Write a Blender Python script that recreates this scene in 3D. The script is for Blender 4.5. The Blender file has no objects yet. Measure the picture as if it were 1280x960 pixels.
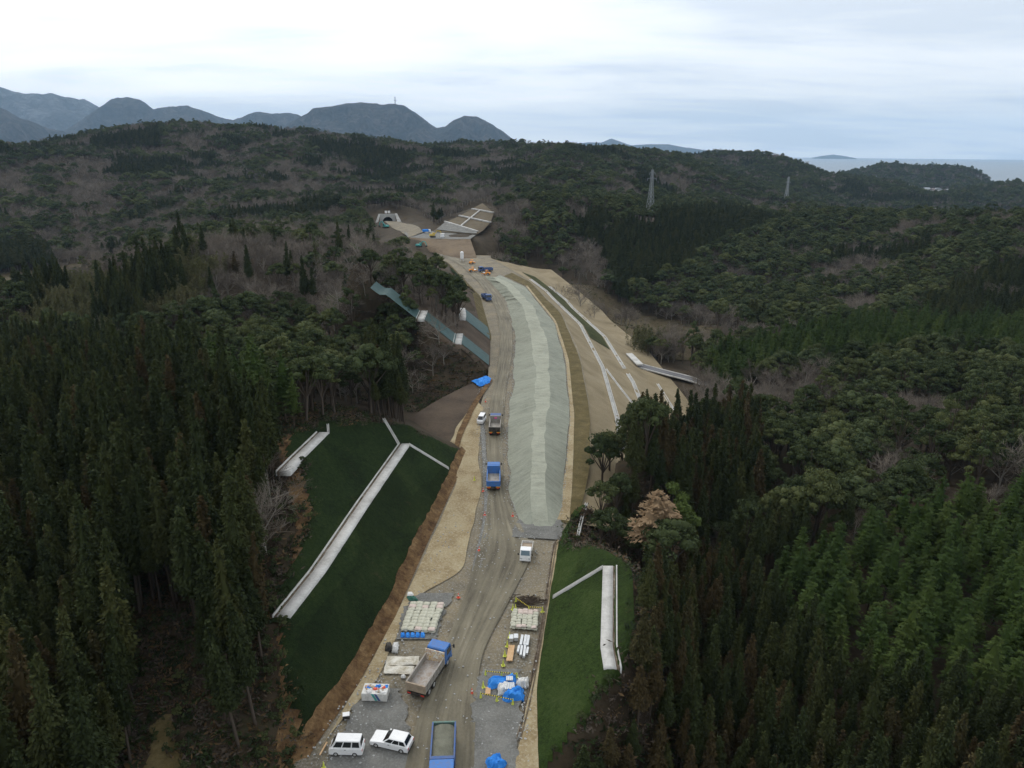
import bpy, bmesh, math, random
import numpy as np
from mathutils import Vector, Matrix
random.seed(7); rng = np.random.default_rng(7)
S = bpy.context.scene
COL = S.collection
# ------------------------------------------------------------------ camera
F = 888.0; PIT = math.radians(18.1); ROLL = math.radians(0.45); H = 60.0      # pixels of a 1280 wide picture
cd = bpy.data.cameras.new('camera'); cam = bpy.data.objects.new('camera', cd); COL.objects.link(cam)
cd.sensor_fit = 'HORIZONTAL'; cd.sensor_width = 36.0; cd.lens = 36.0*F/1280; cd.clip_start = 1.0; cd.clip_end = 150000
cam.matrix_world = Matrix.Translation((0, 0, H)) @ Matrix.Rotation(math.pi/2-PIT, 4, 'X') @ Matrix.Rotation(ROLL, 4, 'Z')
S.camera = cam
# ------------------------------------------------------------------ sky and sun
SUN_EL, SUN_AZ = math.radians(42), math.radians(-32)        # azimuth from +Y towards +X
sund = Vector((math.sin(SUN_AZ)*math.cos(SUN_EL), math.cos(SUN_AZ)*math.cos(SUN_EL), math.sin(SUN_EL)))
W = bpy.data.worlds.new('World'); S.world = W; W.use_nodes = True
wt = W.node_tree; wt.nodes.clear()
def wn(t, **k):
    n = wt.nodes.new(t)
    for a, b in k.items(): setattr(n, a, b)
    return n
def wl(a, b): wt.links.new(a, b)
def wmath(op, a, b=None, c=None):
    n = wn('ShaderNodeMath', operation=op)
    for i, q in enumerate((a, b, c)):
        if q is None: continue
        if isinstance(q, (int, float)): n.inputs[i].default_value = q
        else: wl(q, n.inputs[i])
    return n.outputs[0]
wo = wn('ShaderNodeOutputWorld'); bg1 = wn('ShaderNodeBackground'); bg2 = wn('ShaderNodeBackground'); mx = wn('ShaderNodeMixShader')
sky = wn('ShaderNodeTexSky', sky_type='NISHITA'); sky.sun_disc = False
sky.sun_elevation = SUN_EL; sky.sun_rotation = SUN_AZ; sky.air_density = 1.2; sky.dust_density = 2.0
bg1.inputs[1].default_value = 0.11; wl(sky.outputs[0], bg1.inputs[0])
tc = wn('ShaderNodeTexCoord'); sx = wn('ShaderNodeSeparateXYZ'); wl(tc.outputs['Generated'], sx.inputs[0])
zz = wmath('ADD', wmath('MAXIMUM', sx.outputs[2], 0.0), 0.11)
cx = wmath('DIVIDE', sx.outputs[0], zz); cy = wmath('DIVIDE', sx.outputs[1], zz)
cb = wn('ShaderNodeCombineXYZ'); wl(cx, cb.inputs[0]); wl(cy, cb.inputs[1])
mp = wn('ShaderNodeMapping'); mp.inputs['Scale'].default_value = (0.55, 1.1, 1); mp.inputs['Rotation'].default_value = (0, 0, 0.35); mp.inputs['Location'].default_value = (3.1, 0.4, 0)
wl(cb.outputs[0], mp.inputs[0])
n1 = wn('ShaderNodeTexNoise'); n1.inputs['Scale'].default_value = 0.9; n1.inputs['Detail'].default_value = 7; n1.inputs['Roughness'].default_value = 0.55; n1.inputs['Distortion'].default_value = 0.25
wl(mp.outputs[0], n1.inputs[0])
vd = wn('ShaderNodeVectorMath', operation='DOT_PRODUCT'); wl(tc.outputs['Generated'], vd.inputs[0]); vd.inputs[1].default_value = sund
glow = wmath('POWER', wmath('MAXIMUM', vd.outputs['Value'], 0.0), 5.0)
cr = wn('ShaderNodeValToRGB'); wl(wmath('ADD', n1.outputs[0], wmath('MULTIPLY', glow, 0.26)), cr.inputs[0])
cr.color_ramp.elements[0].position = 0.40; cr.color_ramp.elements[0].color = (0.65, 0.70, 0.77, 1)
cr.color_ramp.elements[1].position = 0.72; cr.color_ramp.elements[1].color = (0.99, 0.99, 0.985, 1)
e = cr.color_ramp.elements.new(0.53); e.color = (0.83, 0.855, 0.89, 1)
wl(cr.outputs[0], bg2.inputs[0])
wl(wmath('ADD', 1.34, wmath('MULTIPLY', glow, 0.9)), bg2.inputs[1])
mx.inputs[0].default_value = 0.90
wl(bg1.outputs[0], mx.inputs[1]); wl(bg2.outputs[0], mx.inputs[2]); wl(mx.outputs[0], wo.inputs[0])
sl = bpy.data.lights.new('sun', 'SUN'); sl.energy = 0.9; sl.angle = math.radians(20); sl.color = (1, 0.96, 0.9)
so = bpy.data.objects.new('sun', sl); COL.objects.link(so); so.rotation_euler = (-sund).to_track_quat('-Z', 'Y').to_euler()
S.view_settings.view_transform = 'Standard'; S.view_settings.look = 'None'; S.view_settings.gamma = 1; S.view_settings.exposure = 0.0
S.render.engine = 'CYCLES'; cy_ = S.cycles
cy_.max_bounces = 5; cy_.diffuse_bounces = 2; cy_.glossy_bounces = 2; cy_.transmission_bounces = 2; cy_.volume_bounces = 1; cy_.transparent_max_bounces = 8
cy_.use_denoising = True; cy_.use_adaptive_sampling = True; cy_.adaptive_threshold = 0.02

# ------------------------------------------------------------------ pixel -> place
cP, sP, cR, sR = math.cos(PIT), math.sin(PIT), math.cos(ROLL), math.sin(ROLL)
def ray(u, v):
    a = (u-640)/F; b = -(v-480)/F
    a, b = a*cR-b*sR, a*sR+b*cR
    return np.array([a, cP+b*sP, -sP+b*cP])
def P(u, v, z=0.0):
    d = ray(u, v); t = (z-H)/d[2]; return np.array([d[0]*t, d[1]*t, z])
def D(u, v, y):
    d = ray(u, v); t = y/d[1]; return np.array([d[0]*t, y, H+d[2]*t])
def proj(x, y, z):
    zz = z-H; dep = y*cP-zz*sP; up = y*sP+zz*cP
    dep = np.where(dep > 1, dep, 1e-3)
    a, b = x/dep, up/dep
    a, b = a*cR+b*sR, -a*sR+b*cR
    return 640+F*a, 480-F*b, dep
def line(pts, z=0.0): return np.array([P(u, v, z)[:2] for u, v in pts])
def inpoly(u, v, poly):
    u = np.asarray(u, float); v = np.asarray(v, float); r = np.zeros(u.shape, bool); n = len(poly)
    for i in range(n):
        x0, y0 = poly[i]; x1, y1 = poly[(i+1) % n]
        if y0 == y1: continue
        c = ((y0 > v) != (y1 > v)) & (u < (x1-x0)*(v-y0)/(y1-y0)+x0)
        r ^= c
    return r
# value noise for numpy (terrain, species maps)
_perm = np.random.default_rng(3).random((256, 256))
def vnoise(x, y):
    xi = np.floor(x).astype(int); yi = np.floor(y).astype(int); fx = x-xi; fy = y-yi
    fx = fx*fx*(3-2*fx); fy = fy*fy*(3-2*fy)
    g = lambda i, j: _perm[i % 256, j % 256]
    return (g(xi, yi)*(1-fx)+g(xi+1, yi)*fx)*(1-fy)+(g(xi, yi+1)*(1-fx)+g(xi+1, yi+1)*fx)*fy
def fbm(x, y, o=4, gain=0.5):
    s = 0; a = 1; t = 0
    for i in range(o):
        s = s+a*vnoise(x*2**i+17.3*i, y*2**i+9.1*i); t += a; a *= gain
    return s/t

# ------------------------------------------------------------------ object helpers
def tag(o, label=None, cat=None, group=None, kind=None):
    if label: o['label'] = label
    if cat: o['category'] = cat
    if group: o['group'] = group
    if kind: o['kind'] = kind
    return o
def link(o, parent=None):
    COL.objects.link(o)
    if parent: o.parent = parent
    return o
def empty(name, loc=(0, 0, 0), rz=0.0):
    o = bpy.data.objects.new(name, None); COL.objects.link(o); o.location = loc; o.rotation_euler = (0, 0, rz); o.empty_display_size = 0.3
    return o
def meshdata(name, V, Fc, mat=None, mi=None, uv=None, smooth=False):
    me = bpy.data.meshes.new(name)
    V = np.asarray(V, np.float32); Fc = np.asarray(Fc, np.int32)
    k = Fc.shape[1]; n = len(Fc)
    me.vertices.add(len(V)); me.vertices.foreach_set('co', V.ravel())
    me.loops.add(n*k); me.loops.foreach_set('vertex_index', Fc.ravel())
    me.polygons.add(n); me.polygons.foreach_set('loop_start', np.arange(n, dtype=np.int32)*k)
    try: me.polygons.foreach_set('loop_total', np.full(n, k, np.int32))
    except Exception: pass
    for m in (mat if isinstance(mat, (list, tuple)) else [mat]):
        if m: me.materials.append(m)
    if mi is not None: me.polygons.foreach_set('material_index', np.asarray(mi, np.int32))
    if uv is not None:
        l = me.uv_layers.new(name='UVMap'); l.data.foreach_set('uv', np.asarray(uv, np.float32)[Fc.ravel()].ravel())
    if smooth: me.polygons.foreach_set('use_smooth', np.ones(n, bool))
    me.update(calc_edges=True); me.validate()
    return me
def obj(name, me, parent=None):
    return link(bpy.data.objects.new(name, me), parent)
class MB:
    """collects shapes into one mesh"""
    def __init__(s): s.V = []; s.F = []
    def add(s, V, Fc):
        b = len(s.V); s.V += [tuple(v) for v in V]; s.F += [tuple(i+b for i in f) for f in Fc]; return s
    def box(s, x0, x1, y0, y1, z0, z1, top=None):
        t = top or (0, 0)
        V = [(x0, y0, z0), (x1, y0, z0), (x1, y1, z0), (x0, y1, z0), (x0+t[0], y0+t[1], z1), (x1-t[0], y0+t[1], z1), (x1-t[0], y1-t[1], z1), (x0+t[0], y1-t[1], z1)]
        return s.hexa(V)
    def hexa(s, V): return s.add(V, [(0, 3, 2, 1), (4, 5, 6, 7), (0, 1, 5, 4), (1, 2, 6, 5), (2, 3, 7, 6), (3, 0, 4, 7)])
    def prism(s, prof, y0, y1, inset=0):          # profile in x,z pulled along y
        n = len(prof); V = [(x, y0, z) for x, z in prof]+[(x, y1, z) for x, z in prof]
        return s.add(V, [tuple(range(n)), tuple(range(2*n-1, n-1, -1))]+[(i, i+n, (i+1) % n+n, (i+1) % n) for i in range(n)])
    def tube(s, a, b, r0, r1=None, n=8, cap=True):
        a = Vector(a); b = Vector(b); r1 = r0 if r1 is None else r1
        d = (b-a).normalized(); p = d.orthogonal().normalized(); q = d.cross(p); V = []
        for c, r in ((a, r0), (b, r1)):
            for i in range(n):
                t = 2*math.pi*i/n; V.append(c+p*r*math.cos(t)+q*r*math.sin(t))
        Fc = [(i, (i+1) % n, (i+1) % n+n, i+n) for i in range(n)]
        if cap: Fc += [tuple(range(n-1, -1, -1)), tuple(range(n, 2*n))]
        return s.add(V, Fc)
    def bar(s, a, b, w, h=None):
        a = Vector(a); b = Vector(b); h = h or w; d = (b-a).normalized()
        up = Vector((0, 0, 1)) if abs(d.z) < 0.95 else Vector((1, 0, 0))
        p = d.cross(up).normalized()*w/2; q = p.cross(d).normalized()*h/2
        return s.hexa([a-p-q, a+p-q, a+p+q, a-p+q, b-p-q, b+p-q, b+p+q, b-p+q])
    def mesh(s, name, mat, bevel=0, smooth=False):
        me = bpy.data.meshes.new(name); me.from_pydata([tuple(v) for v in s.V], [], s.F)
        bm = bmesh.new(); bm.from_mesh(me); bmesh.ops.recalc_face_normals(bm, faces=bm.faces)
        if bevel: bmesh.ops.bevel(bm, geom=[e for e in bm.edges if e.calc_face_angle(0) > 0.3], offset=bevel, segments=2, affect='EDGES', profile=0.5, clamp_overlap=True)
        if smooth:
            for f in bm.faces: f.smooth = True
        bm.to_mesh(me); bm.free()
        me.materials.append(mat); return me
    def build(s, name, mat, parent=None, bevel=0, smooth=False): return obj(name, s.mesh(name, mat, bevel, smooth), parent)
def copy_tree(o, parent=None):
    c = o.copy(); COL.objects.link(c); c.parent = parent
    for ch in list(o.children): copy_tree(ch, c)
    return c

# ------------------------------------------------------------------ materials
class NT:
    def __init__(s, name):
        s.m = bpy.data.materials.new(name); s.m.use_nodes = True; s.t = s.m.node_tree; s.t.nodes.clear()
        s.out = s.t.nodes.new('ShaderNodeOutputMaterial'); s.b = s.t.nodes.new('ShaderNodeBsdfPrincipled')
        s.t.links.new(s.b.outputs[0], s.out.inputs[0]); s.b.inputs['Specular IOR Level'].default_value = 0.25
    def n(s, t, **k):
        n = s.t.nodes.new(t)
        for a, b in k.items():
            if a in n.inputs: s.set(n.inputs[a], b)
            else: setattr(n, a, b)
        return n
    def set(s, inp, v):
        if isinstance(v, bpy.types.NodeSocket): s.t.links.new(v, inp)
        else: inp.default_value = v
    def coord(s, kind='Object', scale=(1, 1, 1), rot=(0, 0, 0)):
        c = s.n('ShaderNodeTexCoord'); m = s.n('ShaderNodeMapping'); m.inputs['Scale'].default_value = scale; m.inputs['Rotation'].default_value = rot
        s.t.links.new(c.outputs[kind], m.inputs[0]); return m.outputs[0]
    def noise(s, scale, co=None, detail=4, rough=0.55, dist=0.0):
        n = s.n('ShaderNodeTexNoise'); n.inputs['Scale'].default_value = scale; n.inputs['Detail'].default_value = detail; n.inputs['Roughness'].default_value = rough; n.inputs['Distortion'].default_value = dist
        s.t.links.new(co if co is not None else s.coord(), n.inputs[0]); return n.outputs[0]
    def ramp(s, fac, stops):
        r = s.n('ShaderNodeValToRGB'); s.set(r.inputs[0], fac); el = r.color_ramp.elements
        for i, (p, c) in enumerate(stops):
            e = el[i] if i < 2 else el.new(p)
            e.position = p; e.color = (*c, 1) if len(c) == 3 else c
        return r.outputs[0]
    def grey(s, fac, a, b): return s.ramp(fac, [(a, (0, 0, 0)), (b, (1, 1, 1))])
    def mix(s, fac, a, b, mode='MIX'):
        m = s.n('ShaderNodeMix', data_type='RGBA', blend_type=mode)
        s.set(m.inputs[0], fac)
        for i, q in ((6, a), (7, b)):
            s.set(m.inputs[i], (*q, 1) if isinstance(q, tuple) and len(q) == 3 else q)
        return m.outputs[2]
    def math(s, op, a, b=0.0):
        m = s.n('ShaderNodeMath', operation=op); s.set(m.inputs[0], a); s.set(m.inputs[1], b); return m.outputs[0]
    def bump(s, h, strength=0.5, dist=0.1):
        b = s.n('ShaderNodeBump'); b.inputs['Strength'].default_value = strength; b.inputs['Distance'].default_value = dist
        s.set(b.inputs['Height'], h); s.t.links.new(b.outputs[0], s.b.inputs['Normal'])
    def fin(s, col, rough=0.9, spec=None, metal=0.0):
        s.set(s.b.inputs['Base Color'], (*col, 1) if isinstance(col, tuple) and len(col) == 3 else col)
        s.set(s.b.inputs['Roughness'], rough); s.b.inputs['Metallic'].default_value = metal
        if spec is not None: s.b.inputs['Specular IOR Level'].default_value = spec
        return s.m
def ground_mat(name, cols, scale=0.25, fine=3.0, bump=0.6, spots=None):
    t = NT(name); co = t.coord()
    a = t.noise(scale, co, 6, 0.6, 0.4); b = t.noise(fine, co, 5, 0.7)
    f = t.math('ADD', t.math('MULTIPLY', a, 0.65), t.math('MULTIPLY', b, 0.35))
    c = t.ramp(f, [(0.32+0.36*i/(len(cols)-1), q) for i, q in enumerate(cols)])
    if spots:
        v = t.n('ShaderNodeTexVoronoi', feature='F1'); v.inputs['Scale'].default_value = spots[0]; t.t.links.new(co, v.inputs[0])
        sp = t.math('MULTIPLY', t.math('MULTIPLY', t.grey(v.outputs['Distance'], 0.34, 0.14), t.grey(t.noise(spots[0]*0.5, co, 3), 0.5, 0.66)), 0.55)
        c = t.mix(sp, c, spots[1])
    t.bump(t.math('ADD', a, b), bump, 0.15)
    return t.fin(c, 0.92, 0.15)
def paint(name, col, rough=0.45, dirt=0.25, dirtcol=(0.16, 0.13, 0.09), metal=0.0):
    t = NT(name); co = t.coord()
    n = t.noise(2.2, co, 6, 0.65, 0.6); k = t.math('MULTIPLY', t.grey(n, 0.42, 0.75), dirt*2)
    return t.fin(t.mix(k, col, dirtcol), t.math('ADD', rough, t.math('MULTIPLY', n, 0.25)), 0.4, metal)
M = {}
M['floor'] = ground_mat('forest_floor', [(0.020, 0.015, 0.010), (0.040, 0.030, 0.018), (0.06, 0.045, 0.028), (0.035, 0.04, 0.018)], 0.12, 1.2)
M['work'] = ground_mat('work_ground', [(0.10, 0.088, 0.066), (0.155, 0.135, 0.098), (0.205, 0.172, 0.116), (0.26, 0.215, 0.135)], 0.16, 2.5, 0.7, (7.0, (0.32, 0.31, 0.28)))
M['gravel'] = ground_mat('grey_gravel', [(0.105, 0.102, 0.092), (0.16, 0.157, 0.143), (0.225, 0.22, 0.198)], 0.35, 5.0, 0.9, (9.0, (0.27, 0.275, 0.26)))
M['sand'] = ground_mat('tan_soil', [(0.17, 0.125, 0.066), (0.25, 0.19, 0.105), (0.32, 0.26, 0.155), (0.36, 0.31, 0.2)], 0.2, 2.2, 0.5, (7.0, (0.42, 0.38, 0.28)))
M['bank'] = ground_mat('raw_brown_bank', [(0.035, 0.020, 0.011), (0.085, 0.048, 0.022), (0.15, 0.092, 0.042), (0.24, 0.165, 0.085)], 0.55, 2.5, 1.0)
M['drybank'] = ground_mat('dry_grass_shoulder', [(0.055, 0.046, 0.018), (0.10, 0.078, 0.032), (0.16, 0.125, 0.06)], 0.35, 3.0, 0.7)
M['fill'] = ground_mat('dry_grass_fill', [(0.145, 0.115, 0.068), (0.205, 0.165, 0.10), (0.25, 0.205, 0.13), (0.29, 0.245, 0.16)], 0.10, 3.0, 0.6)
M['mud'] = ground_mat('dark_brown_soil', [(0.045, 0.033, 0.024), (0.075, 0.056, 0.04), (0.11, 0.082, 0.056)], 0.15, 2.0, 0.6)
M['concrete'] = ground_mat('pale_concrete', [(0.30, 0.285, 0.26), (0.47, 0.46, 0.43), (0.60, 0.59, 0.56)], 0.4, 3.0, 0.2)
M['concrete_old'] = ground_mat('grey_concrete', [(0.26, 0.26, 0.25), (0.36, 0.36, 0.345), (0.44, 0.44, 0.42)], 0.3, 2.0, 0.2)
M['gutter'] = ground_mat('dirty_gutter', [(0.06, 0.045, 0.03), (0.13, 0.10, 0.07), (0.30, 0.27, 0.22)], 0.7, 3.0, 0.4)
M['asphalt'] = ground_mat('asphalt', [(0.10, 0.10, 0.105), (0.14, 0.14, 0.145), (0.17, 0.17, 0.17)], 0.2, 3.0, 0.3)
def grass_mat(name, cols):
    t = NT(name); co = t.coord()
    a = t.noise(0.09, co, 5, 0.6, 0.6); b = t.noise(1.6, co, 6, 0.7); c = t.noise(5.0, co, 4, 0.8)
    f = t.math('ADD', t.math('MULTIPLY', a, 0.38), t.math('ADD', t.math('MULTIPLY', b, 0.30), t.math('MULTIPLY', c, 0.32)))
    col = t.ramp(f, [(0.41+0.17*i/(len(cols)-1), q) for i, q in enumerate(cols)])
    bk = t.n('ShaderNodeTexVoronoi', feature='F1', distance='CHEBYCHEV'); bk.inputs['Scale'].default_value = 0.11; bk.inputs['Randomness'].default_value = 0.7; t.t.links.new(t.coord('Object', (1.4, 0.5, 0.3), (0, 0, 0.5)), bk.inputs[0])
    col = t.mix(t.math('MULTIPLY', t.grey(bk.outputs['Color'], 0.2, 0.8), 0.38), col, tuple(q*0.5 for q in cols[0]))
    col = t.mix(t.math('MULTIPLY', t.grey(t.noise(0.5, co, 5, 0.7), 0.62, 0.74), 0.5), col, (0.07, 0.055, 0.03))
    t.bump(t.math('ADD', b, c), 1.0, 0.3)
    return t.fin(col, 0.95, 0.08)
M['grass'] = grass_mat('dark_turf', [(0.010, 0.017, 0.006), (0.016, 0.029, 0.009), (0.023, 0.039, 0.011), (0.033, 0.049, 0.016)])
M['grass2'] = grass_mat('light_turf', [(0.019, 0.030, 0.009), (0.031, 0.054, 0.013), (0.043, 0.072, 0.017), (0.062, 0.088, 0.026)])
M['meadow'] = grass_mat('valley_grass', [(0.055, 0.043, 0.026), (0.085, 0.068, 0.040), (0.115, 0.092, 0.055), (0.07, 0.066, 0.032)])
def road_mat():
    t = NT('haul_road_mud'); uv = t.coord('UV', (7.0, 0.055, 1)); co = t.coord()
    tr = t.noise(1.0, uv, 5, 0.65, 0.35); fine = t.noise(3.0, co, 5, 0.7); big = t.noise(0.09, co, 5, 0.55)
    c = t.ramp(t.math('ADD', t.math('MULTIPLY', tr, 0.6), t.math('MULTIPLY', big, 0.4)), [(0.34, (0.068, 0.058, 0.039)), (0.46, (0.130, 0.114, 0.079)), (0.56, (0.178, 0.157, 0.108)), (0.67, (0.26, 0.23, 0.165))])
    c = t.mix(t.math('MULTIPLY', t.grey(fine, 0.45, 0.8), 0.3), c, (0.26, 0.24, 0.19))
    t.bump(t.math('ADD', tr, t.math('MULTIPLY', fine, 0.4)), 0.7, 0.2)
    return t.fin(c, 0.8, 0.25)
M['road'] = road_mat()
def mound_mat(name, base):
    t = NT(name); uv = t.coord('UV', (0.25, 1.1, 1), (0, 0, 0.5)); co = t.coord()
    st = t.noise(1.0, uv, 6, 0.65, 0.3); big = t.noise(0.12, co, 4); fine = t.noise(2.5, co, 5, 0.7)
    f = t.math('ADD', t.math('MULTIPLY', st, 0.45), t.math('ADD', t.math('MULTIPLY', big, 0.3), t.math('MULTIPLY', fine, 0.25)))
    c = t.ramp(f, [(0.34, tuple(q*0.62 for q in base)), (0.5, base), (0.66, tuple(min(1, q*1.25) for q in base))])
    t.bump(t.math('ADD', st, fine), 0.7, 0.25)
    return t.fin(c, 0.9, 0.15)
M['mound'] = mound_mat('green_sprayed_soil', (0.265, 0.275, 0.22))
M['crest'] = mound_mat('pale_crest_soil', (0.305, 0.312, 0.248))
def leaf_mat(name, c0, c1, c2, trans=0.25, zvar=0.35):
    t = NT(name); oi = t.n('ShaderNodeObjectInfo'); co = t.coord('Object')
    r = t.ramp(oi.outputs['Random'], [(0.0, c0), (0.55, c1), (1.0, c2)])
    n = t.noise(0.9, co, 3, 0.6)
    col = t.mix(t.math('MULTIPLY', t.grey(n, 0.35, 0.7), zvar), r, tuple(min(1, q*1.9) for q in c1))
    t.fin(col, 0.75, 0.12)
    tr = t.n('ShaderNodeBsdfTranslucent'); t.set(tr.inputs[0], col); m = t.n('ShaderNodeMixShader'); m.inputs[0].default_value = trans
    t.t.links.new(t.b.outputs[0], m.inputs[1]); t.t.links.new(tr.outputs[0], m.inputs[2]); t.t.links.new(m.outputs[0], t.out.inputs[0])
    return t.m
M['cedar'] = leaf_mat('cedar_needles', (0.022, 0.031, 0.011), (0.035, 0.045, 0.015), (0.062, 0.065, 0.021))
M['cedar_brown'] = leaf_mat('cedar_needles_bronzed', (0.052, 0.040, 0.017), (0.066, 0.048, 0.021), (0.048, 0.048, 0.018))
M['hinoki'] = leaf_mat('cypress_sprays', (0.032, 0.055, 0.014), (0.045, 0.073, 0.017), (0.070, 0.095, 0.024))
M['oak'] = leaf_mat('evergreen_leaves', (0.027, 0.040, 0.017), (0.049, 0.063, 0.024), (0.092, 0.100, 0.036), 0.2, 0.5)
M['bamboo'] = leaf_mat('bamboo_leaves', (0.07, 0.075, 0.03), (0.095, 0.095, 0.042), (0.12, 0.11, 0.055))
M['dead'] = leaf_mat('withered_sprays', (0.27, 0.19, 0.11), (0.30, 0.21, 0.125), (0.33, 0.235, 0.14))
M['lime'] = leaf_mat('fresh_leaves', (0.06, 0.085, 0.022), (0.066, 0.092, 0.024), (0.072, 0.098, 0.026))
def twig_mat(name, c0, c1):
    t = NT(name); oi = t.n('ShaderNodeObjectInfo')
    return t.fin(t.ramp(oi.outputs['Random'], [(0, c0), (1, c1)]), 0.9, 0.1)
M['twig'] = twig_mat('grey_twigs', (0.092, 0.077, 0.063), (0.225, 0.193, 0.158))
M['bark'] = twig_mat('bark', (0.055, 0.042, 0.032), (0.10, 0.08, 0.062))
M['bark_pale'] = twig_mat('pale_bark', (0.15, 0.135, 0.112), (0.28, 0.255, 0.215))

# ------------------------------------------------------------------ the lie of the land
LT = [(372, 960), (390, 930), (440, 860), (490, 770), (530, 680), (570, 595), (600, 520), (613, 470), (614, 420), (600, 370), (562, 330), (538, 315)]
RT = [(668, 985), (671, 955), (669, 860), (684, 760), (697, 676), (716, 640), (735, 560), (733, 500), (722, 440), (700, 390), (662, 352), (640, 338), (612, 322)]
LTw = line(LT); RTw = line(RT)
LTw = np.vstack([[LTw[0, 0]-6, 20], LTw]); RTw = np.vstack([[RTw[0, 0]-3, 20], RTw])
def lx(y): return np.interp(y, LTw[:, 1], LTw[:, 0])
def rx(y): return np.interp(y, RTw[:, 1], RTw[:, 0])
def Ecut(d, hb=7.0, k=1.22, bw=2.0):
    d = np.maximum(d, 0.0); z = np.zeros_like(d); L = hb*k+bw
    i = np.floor(d/L); r = d-i*L
    return i*hb+np.minimum(r/k, hb)
RCUT = 112.0
def ss(a, b, x):
    t = np.clip((x-a)/(b-a), 0, 1); return t*t*(3-2*t)
def Efill(d):          # berms at -5 and -10
    return np.interp(d, [0, 7.4, 8.9, 17.4, 18.9, 26, 36], [0, -5, -5, -10, -10, -14, -15.6])
def dmax(y): return np.interp(y, [112, 140, 160, 185], [5, 9, 17, 33])
def cap(x, y):
    dl = lx(y)-x; dr = x-rx(y)
    e = np.where(dl > 0, Ecut(dl), 0.0)
    er = np.where(y < RCUT, Ecut(dr, 6.0, 1.25, 1.6), Efill(dr))
    e = np.where(dr > 0, er, e)
    e = np.where((dr > dmax(y)) & (y >= RCUT), 1e3, e)
    e = np.where((y > 470), 1e3, e)
    e = np.where((dl > 45), 1e3, e)
    return e
def hit(u, v, side):
    d = ray(u, v); lo = None
    for t in np.arange(30, 400, 0.25):
        x, y, z = d[0]*t, d[1]*t, H+d[2]*t
        e = Ecut(np.array(lx(y)-x)) if side < 0 else Ecut(np.array(x-rx(y)), 6.0, 1.25, 1.6)
        if z <= e: return (x, y, float(z))
    return None
# the terraced cutting beside the tunnel is a plane through three known points
_a, _b, _c = P(544, 290, 6.0), P(597, 294, 6.0), D(603, 255, 575)
_nrm = np.cross(_b-_a, _c-_a)
def onslope(u, v, up=0.0):
    d = ray(u, v); o_ = np.array([0, 0, H]); t = np.dot(_a-o_, _nrm)/np.dot(d, _nrm); p = o_+d*t; p[2] += up; return p
C = []
for u, v in [(603, 253), (620, 266), (600, 293), (575, 274), (590, 264), (560, 281), (600, 278), (580, 286)]:
    C.append(tuple(onslope(u, v, -1.6)))
for u, v in [(517, 299), (545, 297), (585, 298), (530, 290), (560, 291), (505, 288)]: C.append(tuple(P(u, v, 5.4)))
C = [(float(a), float(b), float(c)) for a, b, c in C]
for u, v in [(384, 928), (363, 810), (356, 768), (380, 690), (396, 640), (386, 592), (370, 548), (440, 531), (490, 532), (545, 555), (572, 588)]:
    C.append(hit(u, v, -1))
for u, v in [(673, 958), (725, 890), (768, 838), (790, 775), (786, 712), (745, 685), (706, 674)]:
    C.append(hit(u, v, 1))
def cp(u, v, y, th=0.0):
    p = D(u, v, y); C.append((p[0], p[1], p[2]-th))
for a in [(-45, 58, 1), (-28, 50, 0), (-90, 60, 2), (-60, 80, 4), (-52, 68, 2), (-100, 110, 3), (-150, 100, -3), (-60, 112, 9), (-100, 150, 2), (-60, 155, 6), (-38, 142, 10), (-24, 168, -2), (-16, 150, -1.5),
          (-45, 190, 2), (-90, 205, -2), (-150, 200, -8), (-220, 220, -8), (-30, 212, 24), (-44, 214, 24), (-22, 198, 12), (-18, 188, 0), (-12, 178, -2), (-25, 235, 12), (-40, 245, 12), (-17, 250, 6), (-22, 290, 6), (-30, 330, 6), (-45, 370, 5), (-20, 20, 0), (5, 20, 0), (-60, 20, 0), (40, 20, -6), (-200, 50, -2), (120, 30, -14),
          (25, 120, 1), (16, 115, 0.5), (20, 135, -4), (28, 150, -6), (32, 175, -9), (45, 190, -13), (47, 230, -15.5), (60, 245, -16), (36, 300, -16), (22, 350, -12), (5, 390, -7), (60, 300, -18), (-12, 430, -4), (0, 200, -8), (5, 260, -8), (2, 320, -6), (-5, 150, -4), (0, 90, 4), (-8, 100, 4), (-12, 400, -4),
          (90, 330, -19), (75, 260, -18)]: C.append(a)
TREE = 12.0
for a in [(160, 330, 250), (230, 292, 270), (300, 278, 290), (400, 284, 300), (470, 302, 300), (520, 337, 300), (300, 380, 220), (420, 400, 220), (490, 432, 212),
          (0, 330, 470), (100, 250, 750), (300, 240, 800), (420, 245, 720), (450, 285, 520), (200, 290, 600), (330, 270, 520), (60, 300, 560)]: cp(*a, 12)
for u, v, y in [(10, 362, 390), (60, 345, 430), (130, 330, 440)]: cp(u, v, y, 0)
for a in [(-80, 205, 1150), (0, 190, 1150), (60, 178, 1150), (130, 164, 1200), (205, 154, 1250), (260, 160, 1250), (330, 160, 1300), (420, 171, 1250), (500, 187, 1200), (560, 199, 1150), (610, 192, 1300), (-200, 190, 900)]: cp(*a, 10)
for a in [(470, 256, 740), (515, 252, 740), (560, 243, 800), (440, 272, 600), (590, 225, 900)]: cp(*a, 11)
for u, v, z in [(487, 279, 2), (495, 281, 2.5), (478, 280, 2), (502, 284, 3.5), (468, 282, 2)]: C.append(tuple(P(u, v, z)))
for u, v, y in [(474, 268, 648), (487, 264, 655), (500, 267, 648)]: cp(u, v, y, 0)
for a in [(617, 258, 600), (640, 247, 600), (700, 241, 600), (760, 248, 580), (815, 265, 640), (860, 262, 600)]: cp(*a, 12)
for a in [(610, 330, 440), (650, 328, 450), (690, 335, 440), (740, 370, 390), (800, 330, 450)]: cp(*a, 10)
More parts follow.
